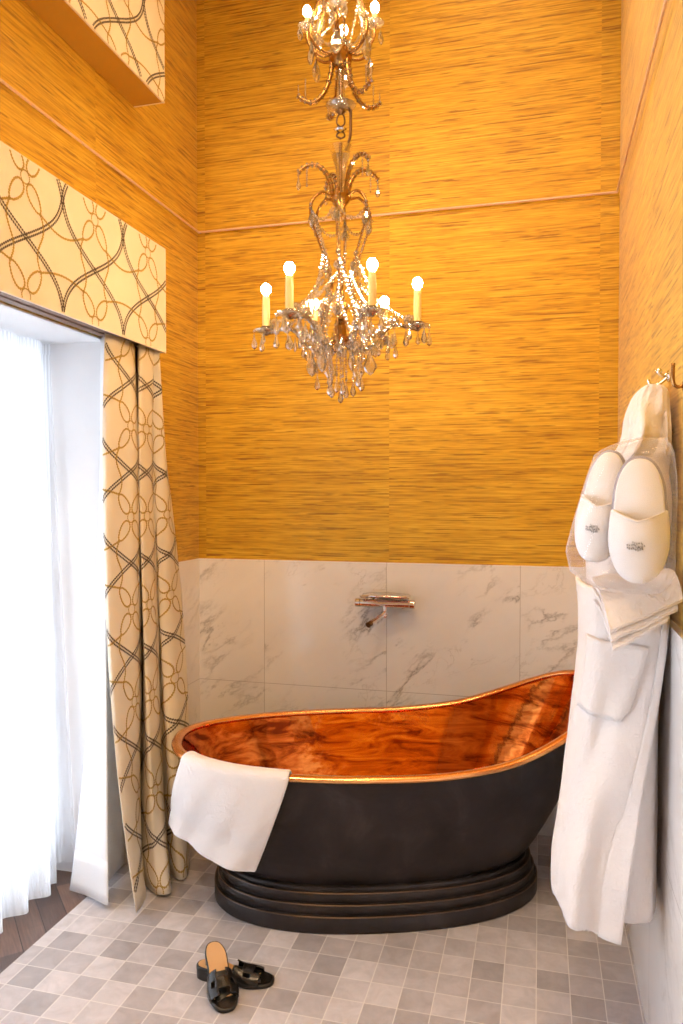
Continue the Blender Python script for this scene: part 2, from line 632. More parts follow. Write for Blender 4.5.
# French window: frame, glazing bars, panes
wn = structure(MB().box((WINX - .04, NEARJ, 0), (WINX + .01, NEARJ + .06, HEAD)).box((WINX - .04, JAMB - .06, 0), (WINX + .01, JAMB, HEAD))
               .box((WINX - .04, NEARJ + .06, HEAD - .07), (WINX + .01, JAMB - .06, HEAD)).box((WINX - .04, NEARJ + .06, 0), (WINX + .01, JAMB - .06, .10))
               .build('window_1', M['winframe'], smooth=False))
ymid = (NEARJ + JAMB) / 2
b = MB()
for y in (ymid - .045, NEARJ + .62, JAMB - .66):
    b.box((WINX - .03, y, .10), (WINX, y + .05 if y != ymid - .045 else y + .09, HEAD - .07))
for z in (.62, 1.14, 1.66):
    b.box((WINX - .025, NEARJ + .06, z), (WINX - .005, JAMB - .06, z + .03))
structure(b.build('glazing_bars', M['winframe'], wn, smooth=False))
structure(MB().box((WINX - .018, NEARJ + .06, .10), (WINX - .014, JAMB - .06, HEAD - .07)).build('pane', M['pane'], wn, smooth=False))

# window high above, behind the upper pelmet
wn2 = MB().box((WINX - .04, NEARJ, UZ0), (WINX + .01, NEARJ + .06, UZ1)).box((WINX - .04, JAMB - .06, UZ0), (WINX + .01, JAMB, UZ1)).box((WINX - .04, NEARJ + .06, UZ0), (WINX + .01, JAMB - .06, UZ0 + .06)).box((WINX - .04, NEARJ + .06, UZ1 - .06), (WINX + .01, JAMB - .06, UZ1)).build('window_2', M['winframe'], smooth=False)
structure(wn2)
structure(MB().box((WINX - .018, NEARJ + .06, UZ0 + .06), (WINX - .014, JAMB - .06, UZ1 - .06)).build('pane', M['pane'], wn2, smooth=False))

# ------------------------------------------------------------------ printed chain pattern
CW, CH = .375, .362


def chain_curves(smin, smax, tmin, tmax):
    """curves of the print in metres: (kind, points)"""
    out = []
    i0, i1 = int(math.floor(smin / CW)) - 3, int(math.ceil(smax / CW)) + 3
    j0, j1 = int(math.floor(tmin / CH)) - 1, int(math.ceil(tmax / CH)) + 1
    for k in range(i0 - (j1 - j0), i1 + (j1 - j0)):
        for sg in (1, -1):
            pts = []
            n = 40
            for q in range(n * (j1 - j0) + 1):
                t = j0 + q / n
                pts.append(Vector(((k + sg * (t - .115 * math.sin(2 * PI * t))) * CW, t * CH)))
            out.append(('dark', pts))
    for i in range(i0, i1):
        for j in range(j0, j1 + 1):
            c = Vector(((i + .5) * CW, j * CH))
            out.append(('ring', [c + Vector((math.cos(a), math.sin(a))) * .021 for a in [2 * PI * q / 24 for q in range(25)]]))
            for sx in (1, -1):
                for sy in (1, -1):
                    d = Vector((sx * .62, sy * .78)); p = Vector((-d.y, d.x))
                    tip = .115
                    pts = []
                    for q in range(33):
                        a = 2 * PI * q / 32
                        r = .022 + (tip - .022) * (1 - math.cos(a)) / 2
                        pts.append(c + d * r + p * (.024 * math.sin(a) * (1.25 - .5 * (1 - math.cos(a)) / 2)))
                    out.append(('gold', pts))
                tp = c + Vector((sx * .62, .78)) * .115
                tq = c + Vector((sx * .62, -.78)) * .115 + Vector((0, CH))
                out.append(('gold', [tp.lerp(tq, q / 16) + Vector((sx * .016 * math.sin(2 * PI * q / 16), 0)) for q in range(17)]))
            a = c + Vector((.62, .78)) * .115
            e = c + Vector((-.62, .78)) * .115 + Vector((CW, 0))
            out.append(('gold', [a.lerp(e, q / 20) + Vector((0, .035 * math.sin(PI * q / 20))) for q in range(21)]))
            a = c + Vector((.62, -.78)) * .115
            e = c + Vector((-.62, -.78)) * .115 + Vector((CW, 0))
            out.append(('gold', [a.lerp(e, q / 20) - Vector((0, .02 * math.sin(PI * q / 20))) for q in range(21)]))
    return out


def add_chain(mb, S, smax, tmax, s0=0.0, t0=0.0, off=.0012):
    e = .002

    def pt(s, t):
        p = S(s, t)
        du = S(min(s + e, smax), t) - S(max(s - e, 0), t)
        dv = S(s, min(t + e, tmax)) - S(s, max(t - e, 0))
        n = du.cross(dv).normalized()
        return p + n * off
    SPEC = {'dark': (.0100, .0110, .0072, (-.0058, .0058), 2), 'gold': (.0092, .0110, .0082, (0,), 1), 'ring': (.006, .0064, .0056, (0,), 1)}
    for kind, pts in chain_curves(s0, s0 + smax, t0, t0 + tmax):
        step, ln, wd, lanes, mi = SPEC[kind]
        rs, L = resample([Vector((p.x, p.y, 0)) for p in pts], max(2, int(sum((q - p).length for p, q in zip(pts, pts[1:])) / step)))
        for i in range(len(rs) - 1):
            m = (rs[i] + rs[i + 1]) / 2
            s, t = m.x - s0, m.y - t0
            if not (.004 < s < smax - .004 and .004 < t < tmax - .004):
                continue
            d = (rs[i + 1] - rs[i]).normalized(); nn = Vector((-d.y, d.x, 0))
            for k, ln_off in enumerate(lanes):
                # slanted little links
                dd = (d + nn * (.35 if (len(lanes) > 1 and k) else (-.35 if len(lanes) > 1 else (.5 if i % 2 else -.5)))).normalized()
                n2 = Vector((-dd.y, dd.x, 0))
                c = m + nn * ln_off
                hexa = [c + dd * (ln / 2), c + dd * (ln / 4) + n2 * (wd / 2), c - dd * (ln / 4) + n2 * (wd / 2), c - dd * (ln / 2), c - dd * (ln / 4) - n2 * (wd / 2), c + dd * (ln / 4) - n2 * (wd / 2)]
                q = [(max(.001, min(smax - .001, h.x - s0)), max(.001, min(tmax - .001, h.y - t0))) for h in hexa]
                hole = [(c.x - s0 + (a - c.x + s0) * .4, c.y - t0 + (bb - c.y + t0) * .4) for a, bb in q]
                O = [pt(*h) for h in q]
                mb.poly(O, mi)


PRINT = [M['cream'], M['dark'] if False else M['gold'], M['dark']]


def valance(name, xf, yend, ynear, z0, z1, label, woodbottom, s0, t0):
    t = thing(name, (LX, (yend + ynear) / 2, z0), label, 'valance')
    th = .008
    # fabric front with the print (outer face looks to +X)
    mb = MB()
    L, H = yend - ynear, z1 - z0
    S = lambda s, tt: Vector((xf, yend - s, z1 - tt))
    mb.box((xf - th, ynear, z0), (xf, yend, z1))
    add_chain(mb, S, L, H, s0, t0, off=-.0012 if False else .0012)
    mb.build('fabric_front', PRINT, t, smooth=False)
    MB().box((LX + .001, yend - th, z0 + .001), (xf - th, yend, z1)).build('fabric_return', M['cream'], t, smooth=False)
    MB().box((LX + .001, ynear, z1 - .02), (xf - th, yend - th, z1)).build('cover_board', M['cream'], t, smooth=False)
    if woodbottom:
        u = MB()
        for k in range(3):
            wd_ = (xf - th - .002 - LX - .02) / 3
            x0 = LX + .02 + k * wd_
            u.box((x0, ynear, z0 + .016 + .003 * (k % 2)), (x0 + wd_ - .003, yend - th, z0 + .032))
        u.build('wood_soffit', M['woodstrip'], t, smooth=False)
    else:
        MB().box((LX + .001, ynear, z0 + .001), (xf - th, yend - th, z0 + .02)).build('papered_soffit', M['soffit'], t, smooth=False)
    return t


VX, VEND = -1.538, 2.919
valance('window_valance', VX, VEND, .25, 2.152, 2.590, 'cream pelmet printed with chains above the French window, over the curtain', True, .41, .30)
valance('window_valance', VX, VEND, .25, 3.20, 3.75, 'cream chain-print pelmet high on the wall above the thin wall rail', False, .20, .12)

# ------------------------------------------------------------------ patterned curtain
ZTOP = 2.163


def top_pt(u, X):
    p = PX(u, 345, X); return Vector((p.x, p.y, ZTOP))


def bot_pt(u, v, dx=0.0, dy=0.0):
    p = PZ(u, v, .012); return Vector((p.x + dx, p.y + dy, .012))


topc = [top_pt(105, -1.60), top_pt(112, -1.59), top_pt(124, -1.585), top_pt(133, -1.60), top_pt(135.5, -1.66), top_pt(139, -1.585), top_pt(148, -1.575), top_pt(153.5, -1.585), Vector((-1.645, 2.86, ZTOP)), Vector((-1.580, 2.880, ZTOP)), Vector((-1.558, 2.894, ZTOP)), Vector((-1.615, 2.900, ZTOP))]
botc = [bot_pt(136.5, 913), bot_pt(140, 903, .012), bot_pt(144, 893, .008), bot_pt(146, 881, -.02), bot_pt(147, 874, -.07), bot_pt(152, 891), bot_pt(161, 895), bot_pt(171, 890), bot_pt(172, 866, -.05), bot_pt(177, 879), bot_pt(186, 877), bot_pt(193, 868, -.02)]
midc = [PX(113, 700, -1.545), PX(118, 700, -1.53), PX(129, 700, -1.525), PX(139, 700, -1.53), PX(142, 700, -1.60), PX(145, 700, -1.52), PX(152, 700, -1.51), PX(158, 700, -1.525), PX(161, 700, -1.60), PX(166, 700, -1.56), PX(177, 700, -1.54), PX(187, 700, -1.58)]
ZMID = .68
TA, MA, BA = catmull(topc, 14), catmull(midc, 14), catmull(botc, 14)
NA = len(TA) - 1
arc = [0]
for i in range(NA):
    arc.append(arc[-1] + ((TA[i + 1] - TA[i]).to_2d().length + (MA[i + 1] - MA[i]).to_2d().length + (BA[i + 1] - BA[i]).to_2d().length) / 3)
CURW = arc[-1]
GM = (ZTOP - ZMID) / ZTOP


def curtain_S(s, t):
    s = max(0, min(CURW, s))
    lo, hi = 0, NA
    while hi - lo > 1:
        m = (lo + hi) // 2
        if arc[m] <= s:
            lo = m
        else:
            hi = m
    f = (s - arc[lo]) / max(1e-9, arc[lo + 1] - arc[lo])
    a, mm, bb = (Q[lo].lerp(Q[lo + 1], f) for Q in (TA, MA, BA))
    g = max(0, min(1, t / ZTOP))
    # quadratic through the three keys
    w0 = (g - GM) * (g - 1) / (GM); w1 = g * (g - 1) / (GM * (GM - 1)); w2 = g * (g - GM) / (1 - GM)
    p = a * w0 + mm * w1 + bb * w2
    p.z = ZTOP - (ZTOP - .012) * g
    p.x += .006 * math.sin(s * 9 + g * 5) * math.sin(PI * g)
    return p


ct = thing('printed_curtain', (-1.5, 2.75, 0), 'floor length cream curtain printed with gold and dark chains beside the tub', 'curtain')
mb = MB().grid(lambda u, v: curtain_S(u * CURW, v * ZTOP), 160, 50)
co_ = mb.build('curtain_cloth', M['cream'], ct, solid=.003, off=0, angle=180)
pr_ = MB()
add_chain(pr_, lambda s, t: curtain_S(CURW - s, t), CURW, ZTOP, .08, .02, off=.0028)
pr_.build('chain_print', PRINT, co_, loc=W[co_], smooth=False)

# white lining curtain hanging inside, behind the patterned one
lt = [Vector((-1.690, 2.655, ZTOP)), Vector((-1.655, 2.56, ZTOP)), Vector((-1.62, 2.535, ZTOP)), Vector((-1.645, 2.60, ZTOP)), Vector((-1.66, 2.67, ZTOP)), Vector((-1.64, 2.75, ZTOP))]
lt = [top_pt(101, -1.665), top_pt(102.5, -1.650), top_pt(104, -1.635), top_pt(106, -1.645), top_pt(112, -1.66), top_pt(120, -1.66)]
lb = [bot_pt(70, 893), bot_pt(88, 899, .0), bot_pt(107, 908), bot_pt(108.5, 899, -.01), bot_pt(112, 884, -.01), bot_pt(124, 866)]
LA, LB = catmull(lt, 10), catmull(lb, 10)
lcur = thing('lining_curtain', (-1.68, 2.6, 0), 'plain white lining curtain tucked between the sheer and the chain print curtain', 'curtain')


def lin_S(u, v):
    i = u * (len(LA) - 1); j = min(int(i), len(LA) - 2)
    a = LA[j].lerp(LA[j + 1], i - j); bb = LB[j].lerp(LB[j + 1], i - j)
    k = .06 * v + .94 * v ** 2.3
    p = a.lerp(bb, k); p.z = lerp(ZTOP, .025, v)
    return p


lc = MB().grid(lin_S, 60, 40).build('lining_cloth', M['lining'], lcur, solid=.003, off=0, angle=180)
MB().grid(lambda u, v: lin_S(u * .42, lerp(.93, 1, v)) + Vector((.003, -.003, 0)), 30, 4).build('hem', M['lining'], lcur, solid=.003, off=0, angle=180)

# sheers


def sheer(name, y0, y1, x0, amp, npl, label, zb=.02, bulge=0.0, phase=0.0, pull=0.0, skew=0.0, skewb=0.0):
    t = thing(name, (x0, (y0 + y1) / 2, 0), label, 'curtain')

    def S(u, v):
        y = lerp(y0, y1, u)
        w = math.sin(2 * PI * npl * u + phase + 1.1 * math.sin(5 * u))
        a = amp * (.35 + .65 * v)
        x = x0 + a * w + bulge * v ** 1.5 * (.4 + .6 * u)
        y += .015 * math.cos(2 * PI * npl * u + phase) * v * (1 - u) + pull * u ** 3 * v ** 1.3
        x += u * lerp(skew, skewb, v)
        zt = HEAD - .012 - .004 * abs(math.sin(npl * PI * u * 2))
        return Vector((x, y, lerp(zt, zb, v)))
    MB().grid(S, int(14 * npl), 24).build('voile', M['sheer'], t, angle=180)
    MB().grid(lambda u, v: S(u, lerp(.945, 1.0, v)) + Vector((.002, 0, 0)), int(14 * npl), 2).build('hem', M['sheer'], t, angle=180)
    MB().grid(lambda u, v: S(u, lerp(0, .02, v)) + Vector((.003, 0, 0)), int(14 * npl), 1).build('heading_tape', M['sheer'], t, angle=180)
    return t


sheer('sheer_curtain', .95, 2.655, -1.915, .030, 12, 'white sheer curtain with fine stripes covering the French window', bulge=.085, phase=.9, pull=-.10)
sheer('sheer_curtain', 2.60, 2.676, -1.975, .010, 2.5, 'narrow end of white sheer hanging behind the wide sheer, next to the reveal', zb=.05, phase=.3, skew=.04, skewb=.14)

# ------------------------------------------------------------------ bathtub
TPHI = .35
BCX, BCY, BA0, BB0 = -.625, 2.925, .585, .305
TC, TS = math.cos(TPHI), math.sin(TPHI)
TCX, TCY = BCX + .082 * TC, BCY + .075 * TS
TA_, TB_ = .866, .422
BZ = .15
RIMZ = catmull([(-.90, .600, 0), (-.70, .585, 0), (-.45, .577, 0), (-.15, .573, 0), (.08, .574, 0), (.276, .592, 0), (.405, .620, 0), (.548, .672, 0), (.66, .722, 0), (.75, .762, 0), (.81, .781, 0), (.875, .790, 0), (.95, .790, 0)], 6)


def rim_z(lx):
    for p, q in zip(RIMZ, RIMZ[1:]):
        if lx <= q.x:
            return lerp(p.y, q.y, max(0, (lx - p.x) / (q.x - p.x)))
    return RIMZ[-1].y


def sup(th, a, b, n):
    c, s = math.cos(th), math.sin(th)
    return a * math.copysign(abs(c) ** (2 / n), c), b * math.copysign(abs(s) ** (2 / n), s)


def rim_pt(th, da=0.0, dz=0.0):
    x, y = sup(th, TA_ + da, TB_ + da, 2.35)
    return Vector((TCX + x * TC - y * TS, TCY + x * TS + y * TC, rim_z(x) + dz))


def base_pt(th, da=0.0, z=BZ):
    x, y = sup(th, BA0 + da, BB0 + da, 2.35)
    return Vector((BCX + x * TC - y * TS, BCY + x * TS + y * TC, z))


NTH = 128
THS = [2 * PI * i / NTH for i in range(NTH)]
tub = thing('slipper_bathtub', (BCX, BCY, 0), 'freestanding slipper bathtub, black outside and copper inside, with white towel over its rim', 'bathtub')


def shell(inset, zb, k_in, levels, ztop=0.0):
    secs = []
    for i in range(levels + 1):
        f = i / levels
        g = f ** .72 * .55 + f * .45
        sec = []
        for th in THS:
            a = base_pt(th, -k_in - inset, zb); r = rim_pt(th, -inset, ztop)
            p = a.lerp(r, g); p.z = lerp(zb, r.z, f)
            sec.append(p)
        secs.append(sec)
    return secs


mb = MB().loft(shell(0, BZ, 0, 24), True, True, False)
mb.build('outer_shell', M['patina'], tub, angle=60)
ins = shell(.012, .205, .045, 24)
bot = []
cbot = Vector((BCX, BCY, .19))
for k in range(1, 6):
    f = 1 - k / 6
    bot.append([cbot + (Vector((p.x, p.y, cbot.z)) - cbot) * f + Vector((0, 0, .015 * (f ** 4))) for p in ins[0]])
mb = MB().loft(list(reversed(bot)) + ins, True, True, False)
mb.f = [tuple(reversed(f)) for f in mb.f]
mb.build('copper_lining', M['copper'], tub, angle=60)
# rolled rim: a flattened roll
secs = []
for th in THS:
    p = rim_pt(th, -.004)
    q = rim_pt(th + .01, -.004)
    tdir = (q - p).normalized()
    nrm = Vector((tdir.y, -tdir.x, 0)).normalized()
    up = tdir.cross(nrm).normalized()
    if up.z < 0:
        up = -up
    secs.append([p + nrm * (.021 * math.cos(a)) + up * (.0125 * math.sin(a)) for a in [2 * PI * k / 12 for k in range(12)]])
secs.append(secs[0])
MB().loft(secs, True, False, False).build('rolled_rim', M['rim'], tub, angle=180)
# stepped plinth
prof = [(.050, 0.0), (.055, .006), (.055, .056), (.052, .061), (.040, .063), (.042, .068), (.042, .092), (.039, .097), (.027, .099), (.029, .104), (.029, .128), (.026, .133), (.012, .136), (.010, .146), (-.008, .152), (-.02, .153)]
MB().loft([[base_pt(th, d, z) for th in THS] for d, z in prof], True, True, True).build('stepped_plinth', M['patina'], tub, angle=35)
for d, z in ((.0535, .0605), (.0405, .0965), (.0275, .1325)):  # thin tubes paint the bright highlight lines along the polished ledges
    MB().tube([base_pt(th, d, z) for th in THS], .0022, 6, closed=True).build('edge_highlight', M['edge_glint'], tub, angle=180)

# ------------------------------------------------------------------ towel on the rim


def find_th(u):
    best = None
    for i in range(600):
        th = PI * .93 + (PI * .75) * i / 600
        p = rim_pt(th, .02, .012)
        pu, pv = proj(p)
        if best is None or abs(pu - u) < best[0]:
            if True:
                best = (abs(pu - u), th)
    return best[1]


th0, th1 = find_th(182), find_th(287)


def towel_S(u, v):
    th = lerp(th0, th1, u)
    # arc of the rim
    tdir = (rim_pt(th + .01) - rim_pt(th - .01)).normalized()
    nrm = Vector((tdir.y, -tdir.x, 0)).normalized()
    LIN, LOV, LOUT = .10, .075, .285 + .060 * u
    s = v * (LIN + LOV + LOUT)
    rim = rim_pt(th, -.004)
    if s < LIN:
        k = (LIN - s)
        p = rim - nrm * (.031 + .75 * k) - Vector((0, 0, k + .002))
    elif s < LIN + LOV:
        a = PI * (1 - (s - LIN) / LOV)
        p = rim + nrm * (.030 * math.cos(a)) + Vector((0, 0, .021 * math.sin(a)))
    else:
        k = s - LIN - LOV
        f = k / LOUT
        wave = .010 * math.sin(u * 9 + .6) * f + .005 * math.sin(u * 21 + 3 * f) * f
        p = rim + nrm * (.031 + .012 * math.sin(PI * min(1, f * 1.3)) + wave - .03 * f) - Vector((0, 0, k))
        p -= tdir * (.125 * f ** 1.1)
        p += Vector((0, 0, .006 * math.sin(u * 7) * f))
    p += nrm * .0015 * fbm(p.x, p.y, p.z, 30)
    return p


tw = MB().grid(towel_S, 48, 80)
o = tw.build('bath_towel', M['towel'], None, solid=.010, off=0, angle=180, sub=1)
tag(o, 'white terry towel draped over the copper rim of the bathtub', 'towel')

# ------------------------------------------------------------------ wall tap
wy = BY - .006
pc = PY(387.5, 601.5, wy)
fz = pc.z
fx = pc.x
fa = thing('wall_tap', (fx, wy, fz), 'chrome wall mounted bath tap with soap shelf and spout above the tub', 'tap')
FYC = wy - .062
bar = MB().tube([(fx - .115, FYC, fz), (fx + .115, FYC, fz)], .0195, 20)
bar.build('mixer_bar', M['chrome'], fa, angle=50)
for s in (-1, 1):
    MB().tube([(fx + s * .117, FYC, fz), (fx + s * .142, FYC, fz)], .0215, 20).build('handle', M['chrome'], fa, angle=50, bevel=.003)
    MB().lathe([(.03, 0), (.03, .006), (.014, .012), (.014, .055)], (fx + s * .075, wy - .0005, fz), 20, axis=(0, -1, 0)).build('wall_flange', M['chrome'], fa)
# shallow curved shelf above the bar


def shelf(u, v):
    x = lerp(-.112, .118, u); w = .028 + .036 * math.sin(PI * min(1, max(0, u))) ** .5
    y = FYC - .01 + (v - .5) * 2 * w
    return Vector((fx + x, y, fz + .027 + .012 * (2 * v - 1) ** 2 + .004 * math.sin(PI * u)))


MB().grid(shelf, 24, 8).build('soap_shelf', M['chrome'], fa, solid=.006, off=0)
sp = catmull([(fx, FYC, fz - .014), (fx - .002, FYC - .002, fz - .040), (fx - .014, FYC - .030, fz - .058), (fx - .046, FYC - .095, fz - .080)], 8)
MB().tube(sp, .0115, 14).build('spout', M['chrome'], fa, angle=50)
MB().lathe([(.0135, 0), (.0135, .022), (.0095, .022)], sp[-1], 16, axis=(sp[-1] - sp[-3])).build('aerator', M['darkbrass'], fa)
MB().ball((fx + .002, FYC - .004, fz - .058), .0125, 12).build('diverter_knob', M['chrome'], fa)

# ------------------------------------------------------------------ chandelier
HX, HY = -.690, 2.61
DCH = HY * math.cos(YAW) - HX * math.sin(YAW)


def zc(v):
    return PY(343, v, HY).z


ch = thing('crystal_chandelier', (HX, HY, CZ), 'crystal chandelier with lit candle bulbs hanging in tiers over the bathtub', 'chandelier')
Z0 = 0
axis = lambda z: Vector((HX, HY, z))


def pol(r, a, z):
    return Vector((HX + r * math.cos(a), HY + r * math.sin(a), z))


def lath(name, prof, mat, n=20, angle=35):
    return MB().lathe(prof, (HX, HY, 0), n).build(name, mat, ch, angle=angle)


# crystal meshes
def drop_mesh(L, w, nm):
    m = MB()
    m.lathe([(.0004, 0), (w * .22, -L * .1), (w * .18, -L * .16), (w * .75, -L * .55), (w, -L * .74), (w * .7, -L * .9), (.0004, -L)], (0, 0, 0), 7)
    m.ball((0, 0, .006), .0055, 6)
    return m.mesh(nm, M['crystal'], smooth=False)


DROP = drop_mesh(.060, .0115, 'crystal_drop')
DROPS = drop_mesh(.048, .0095, 'crystal_drop')
m_ = MB()
m_.lathe([(.0004, 0), (.006, -.008), (.005, -.014), (.021, -.045), (.024, -.060), (.014, -.078), (.0004, -.088)], (0, 0, 0), 8)
for v in m_.v:
    v.y *= .45
PEND = m_.mesh('crystal_pendant', M['crystal'], smooth=False)
m_ = MB()
for k in range(8):
    a = 2 * PI * k / 8
    q = MB().ball((.013 * math.cos(a), 0, .013 * math.sin(a)), .0065, 6)
    b0 = len(m_.v); m_.v += q.v; m_.f += [tuple(i + b0 for i in f) for f in q.f]; m_.m += q.m
q = MB().ball((0, 0, 0), .009, 8)
b0 = len(m_.v); m_.v += q.v; m_.f += [tuple(i + b0 for i in f) for f in q.f]; m_.m += q.m
ROS = m_.mesh('crystal_rosette', M['crystal'], smooth=False)


def drop(p, big=True, pend=False):
    return put('crystal_pendant' if pend else 'crystal_drop', PEND if pend else (DROP if big else DROPS), ch, p, rot=(0, 0, random.uniform(0, 6.28)))


def strand(pts, r=.0042, name='crystal_strand'):
    m = MB()
    rs, L = resample([Vector(p) for p in pts], max(2, int(sum((Vector(q) - Vector(p)).length for p, q in zip(pts, pts[1:])) / (r * 2.25))))
    for i, p in enumerate(rs):
        m.ball(p, r * (1.0 if i % 3 else 1.35), 6)
    return m.build(name, M['crystal'], ch, smooth=False)


def sag(a, bpt, d, n=10):
    a, bpt = Vector(a), Vector(bpt)
    return [a.lerp(bpt, i / n) - Vector((0, 0, d * 4 * (i / n) * (1 - i / n))) for i in range(n + 1)]


# central stem of the lower tier
zb = zc(350)
lath('stem', [(.001, zb - .014), (.006, zb - .006), (.004, zb + .006), (.012, zb + .012), (.026, zb + .022), (.030, zb + .034), (.030, zb + .046), (.021, zb + .052), (.021, zb + .085), (.012, zb + .09), (.020, zb + .10), (.012, zb + .108), (.013, zb + .120), (.022, zb + .124), (.022, zb + .165), (.006, zb + .17), (.001, zb + .171)], M['brass'])
zh = zc(197)     # top hub of lower cage
lath('hub', [(.001, zh - .090), (.007, zh - .082), (.004, zh - .066), (.010, zh - .062), (.009, zh - .052), (.006, zh - .046), (.030, zh - .018), (.037, zh - .006), (.037, zh + .004), (.022, zh + .012), (.001, zh + .014)], M['brass'])
# trumpet glass vase
zv0, zv1 = zc(193), zc(147)
for nm, a0, a1, flip in (('glass_trumpet', zv0, zv1, 1),):
    prof = []
    for i in range(15):
        f = i / 14
        prof.append((.009 + .030 * f ** 2.0 + .004 * f, lerp(a0, a1, f)))
    MB().lathe(prof, (HX, HY, 0), 24, cap=False).build(nm, M['crystal'], ch, angle=180)
lath('rod', [(.0045, zh), (.0045, zc(143))], M['brass'])
# chain hooks
za, zd = zc(142), zc(112)
for k, (zt, zl) in enumerate(((za + .012, zc(131)), (zc(128), zd))):
    for s in (-1, 1):
        pts = catmull([(HX - s * .004, HY, zt), (HX + s * .013, HY + s * .004, lerp(zt, zl, .3)), (HX + s * .011, HY, lerp(zt, zl, .75)), (HX - s * .002, HY, zl)], 6)
        MB().tube(pts, .0032, 6).build('chain_link', M['darkbrass'], ch, angle=180)
lath('hook_disc', [(.001, zc(132)), (.020, zc(131.5)), (.024, zc(130)), (.02, zc(128.5)), (.001, zc(128))], M['chrome'])
MB().tube(catmull([(HX + .016, HY, zc(151)), (HX + .034, HY, zc(138)), (HX + .036, HY, zc(122)), (HX + .034, HY, zc(111)), (HX + .008, HY, zc(108))], 8), .0052, 8).build('cable', M['darkbrass'], ch, angle=180)
# glass dish & stem of the upper tier
lath('glass_dish', [(.006, zc(112)), (.030, zc(110.5)), (.052, zc(106)), (.054, zc(105)), (.030, zc(109)), (.006, zc(110))], M['crystal'], angle=180)
lath('dish_cap', [(.001, zc(115)), (.010, zc(113)), (.022, zc(110)), (.012, zc(107)), (.006, zc(105))], M['darkbrass'])
lath('glass_stem', [(.017, zc(107)), (.016, zc(98)), (.013, zc(84)), (.011, zc(72)), (.012, zc(62))], M['crystal'], angle=180)
lath('stem_rod', [(.005, zc(108)), (.005, zc(58))], M['brass'])
zu = zc(58)
lath('hub', [(.012, zu - .036), (.030, zu - .024), (.042, zu - .006), (.042, zu + .006), (.024, zu + .016), (.026, zu + .034), (.018, zu + .045), (.004, zu + .05), (.006, zu + .062), (.001, zu + .07)], M['brass'])

# horns: three curling glass and brass arms with bare tips
rot0 = YAW


def horn(a, z0, pts, mat='brass'):
    P = [pol(r, a, z0 + dz) for r, dz in pts]
    c = catmull(P, 8)
    MB().tube(c, [lerp(.0085, .0062, i / (len(c) - 1)) for i in range(len(c))], 8).build('scroll', M[mat], ch, angle=180)
    g = MB()
    for i in range(3, len(c) - 1, 4):
        g.tube([c[i], c[i] + (c[i + 1] - c[i]).normalized() * .006], .0105, 8)
    g.build('scroll_sleeve', M['crystal'], ch, smooth=False)
    return c


for k, a in enumerate((rot0 + PI, rot0 + .45, rot0 - .9, rot0 + PI * .62)):
    c = horn(a, zh, [(.028, .0), (.036, .05), (.055, .088), (.085, .112), (.120, .110), (.150, .088)])
    drop(c[-1] + Vector((0, 0, -.016)), False)
    st = strand([c[-9], c[-9] - Vector((0, 0, .07))], .0032)
    strand([c[-1], c[-1] - Vector((0, 0, .03))], .0028)
for k, a in enumerate((rot0 + PI, rot0 + .35, rot0 - .8, rot0 + PI * .6)):
    c = horn(a, zu, [(.030, -.01), (.036, -.06), (.055, -.115), (.090, -.152), (.125, -.150), (.150, -.132)])
    strand([c[-1], c[-1] + Vector((0, 0, .035))], .0028)
    strand([c[-9], c[-9] + Vector((0, 0, .075))], .0032)

# cage bars of the lower tier
DEL = rot0 + R(-8)
zs = zb + .02
bars = []
for k in range(6):
    a = DEL + PI / 6 + k * PI / 3
    P = [pol(.030, a, zh - .004), pol(.072, a, zh + .006), pol(.108, a, zh - .03), pol(.112, a, zh - .085), pol(.085, a, zh - .165), pol(.050, a, zh - .255), pol(.038, a, zh - .325), pol(.062, a, zh - .40), pol(.074, a, zh - .455), pol(.05, a, zs + .005), pol(.022, a, zs + .016)]
    c = catmull(P, 8)
    MB().tube(c, [.0052 if i < 28 else .0030 for i in range(len(c))], 8).build('cage_bar', M['brass'], ch, angle=180)
    bars.append((a, c))
    drop(c[18] - Vector((0, 0, .012)))
    put('crystal_rosette', ROS, ch, c[40] + Vector((.008 * math.cos(a), .008 * math.sin(a), 0)), rot=(0, 0, a + PI / 2))
    put('crystal_rosette', ROS, ch, c[58] + Vector((.01 * math.cos(a), .01 * math.sin(a), 0)), rot=(0, 0, a + PI / 2))
    put('crystal_rosette', ROS, ch, c[26], rot=(0, 0, a + PI / 2))
    strand([c[18], c[18] - Vector((0, 0, .05))], .006)
    strand([c[22] + Vector((.006, 0, 0)), c[40] + Vector((.006, 0, 0))], .0052)
    strand(sag(c[20], bars[k - 1][1][20] if k else pol(.112, a - PI / 3, zh - .07), .05), .0056)
    strand([c[44], c[62]], .0065)

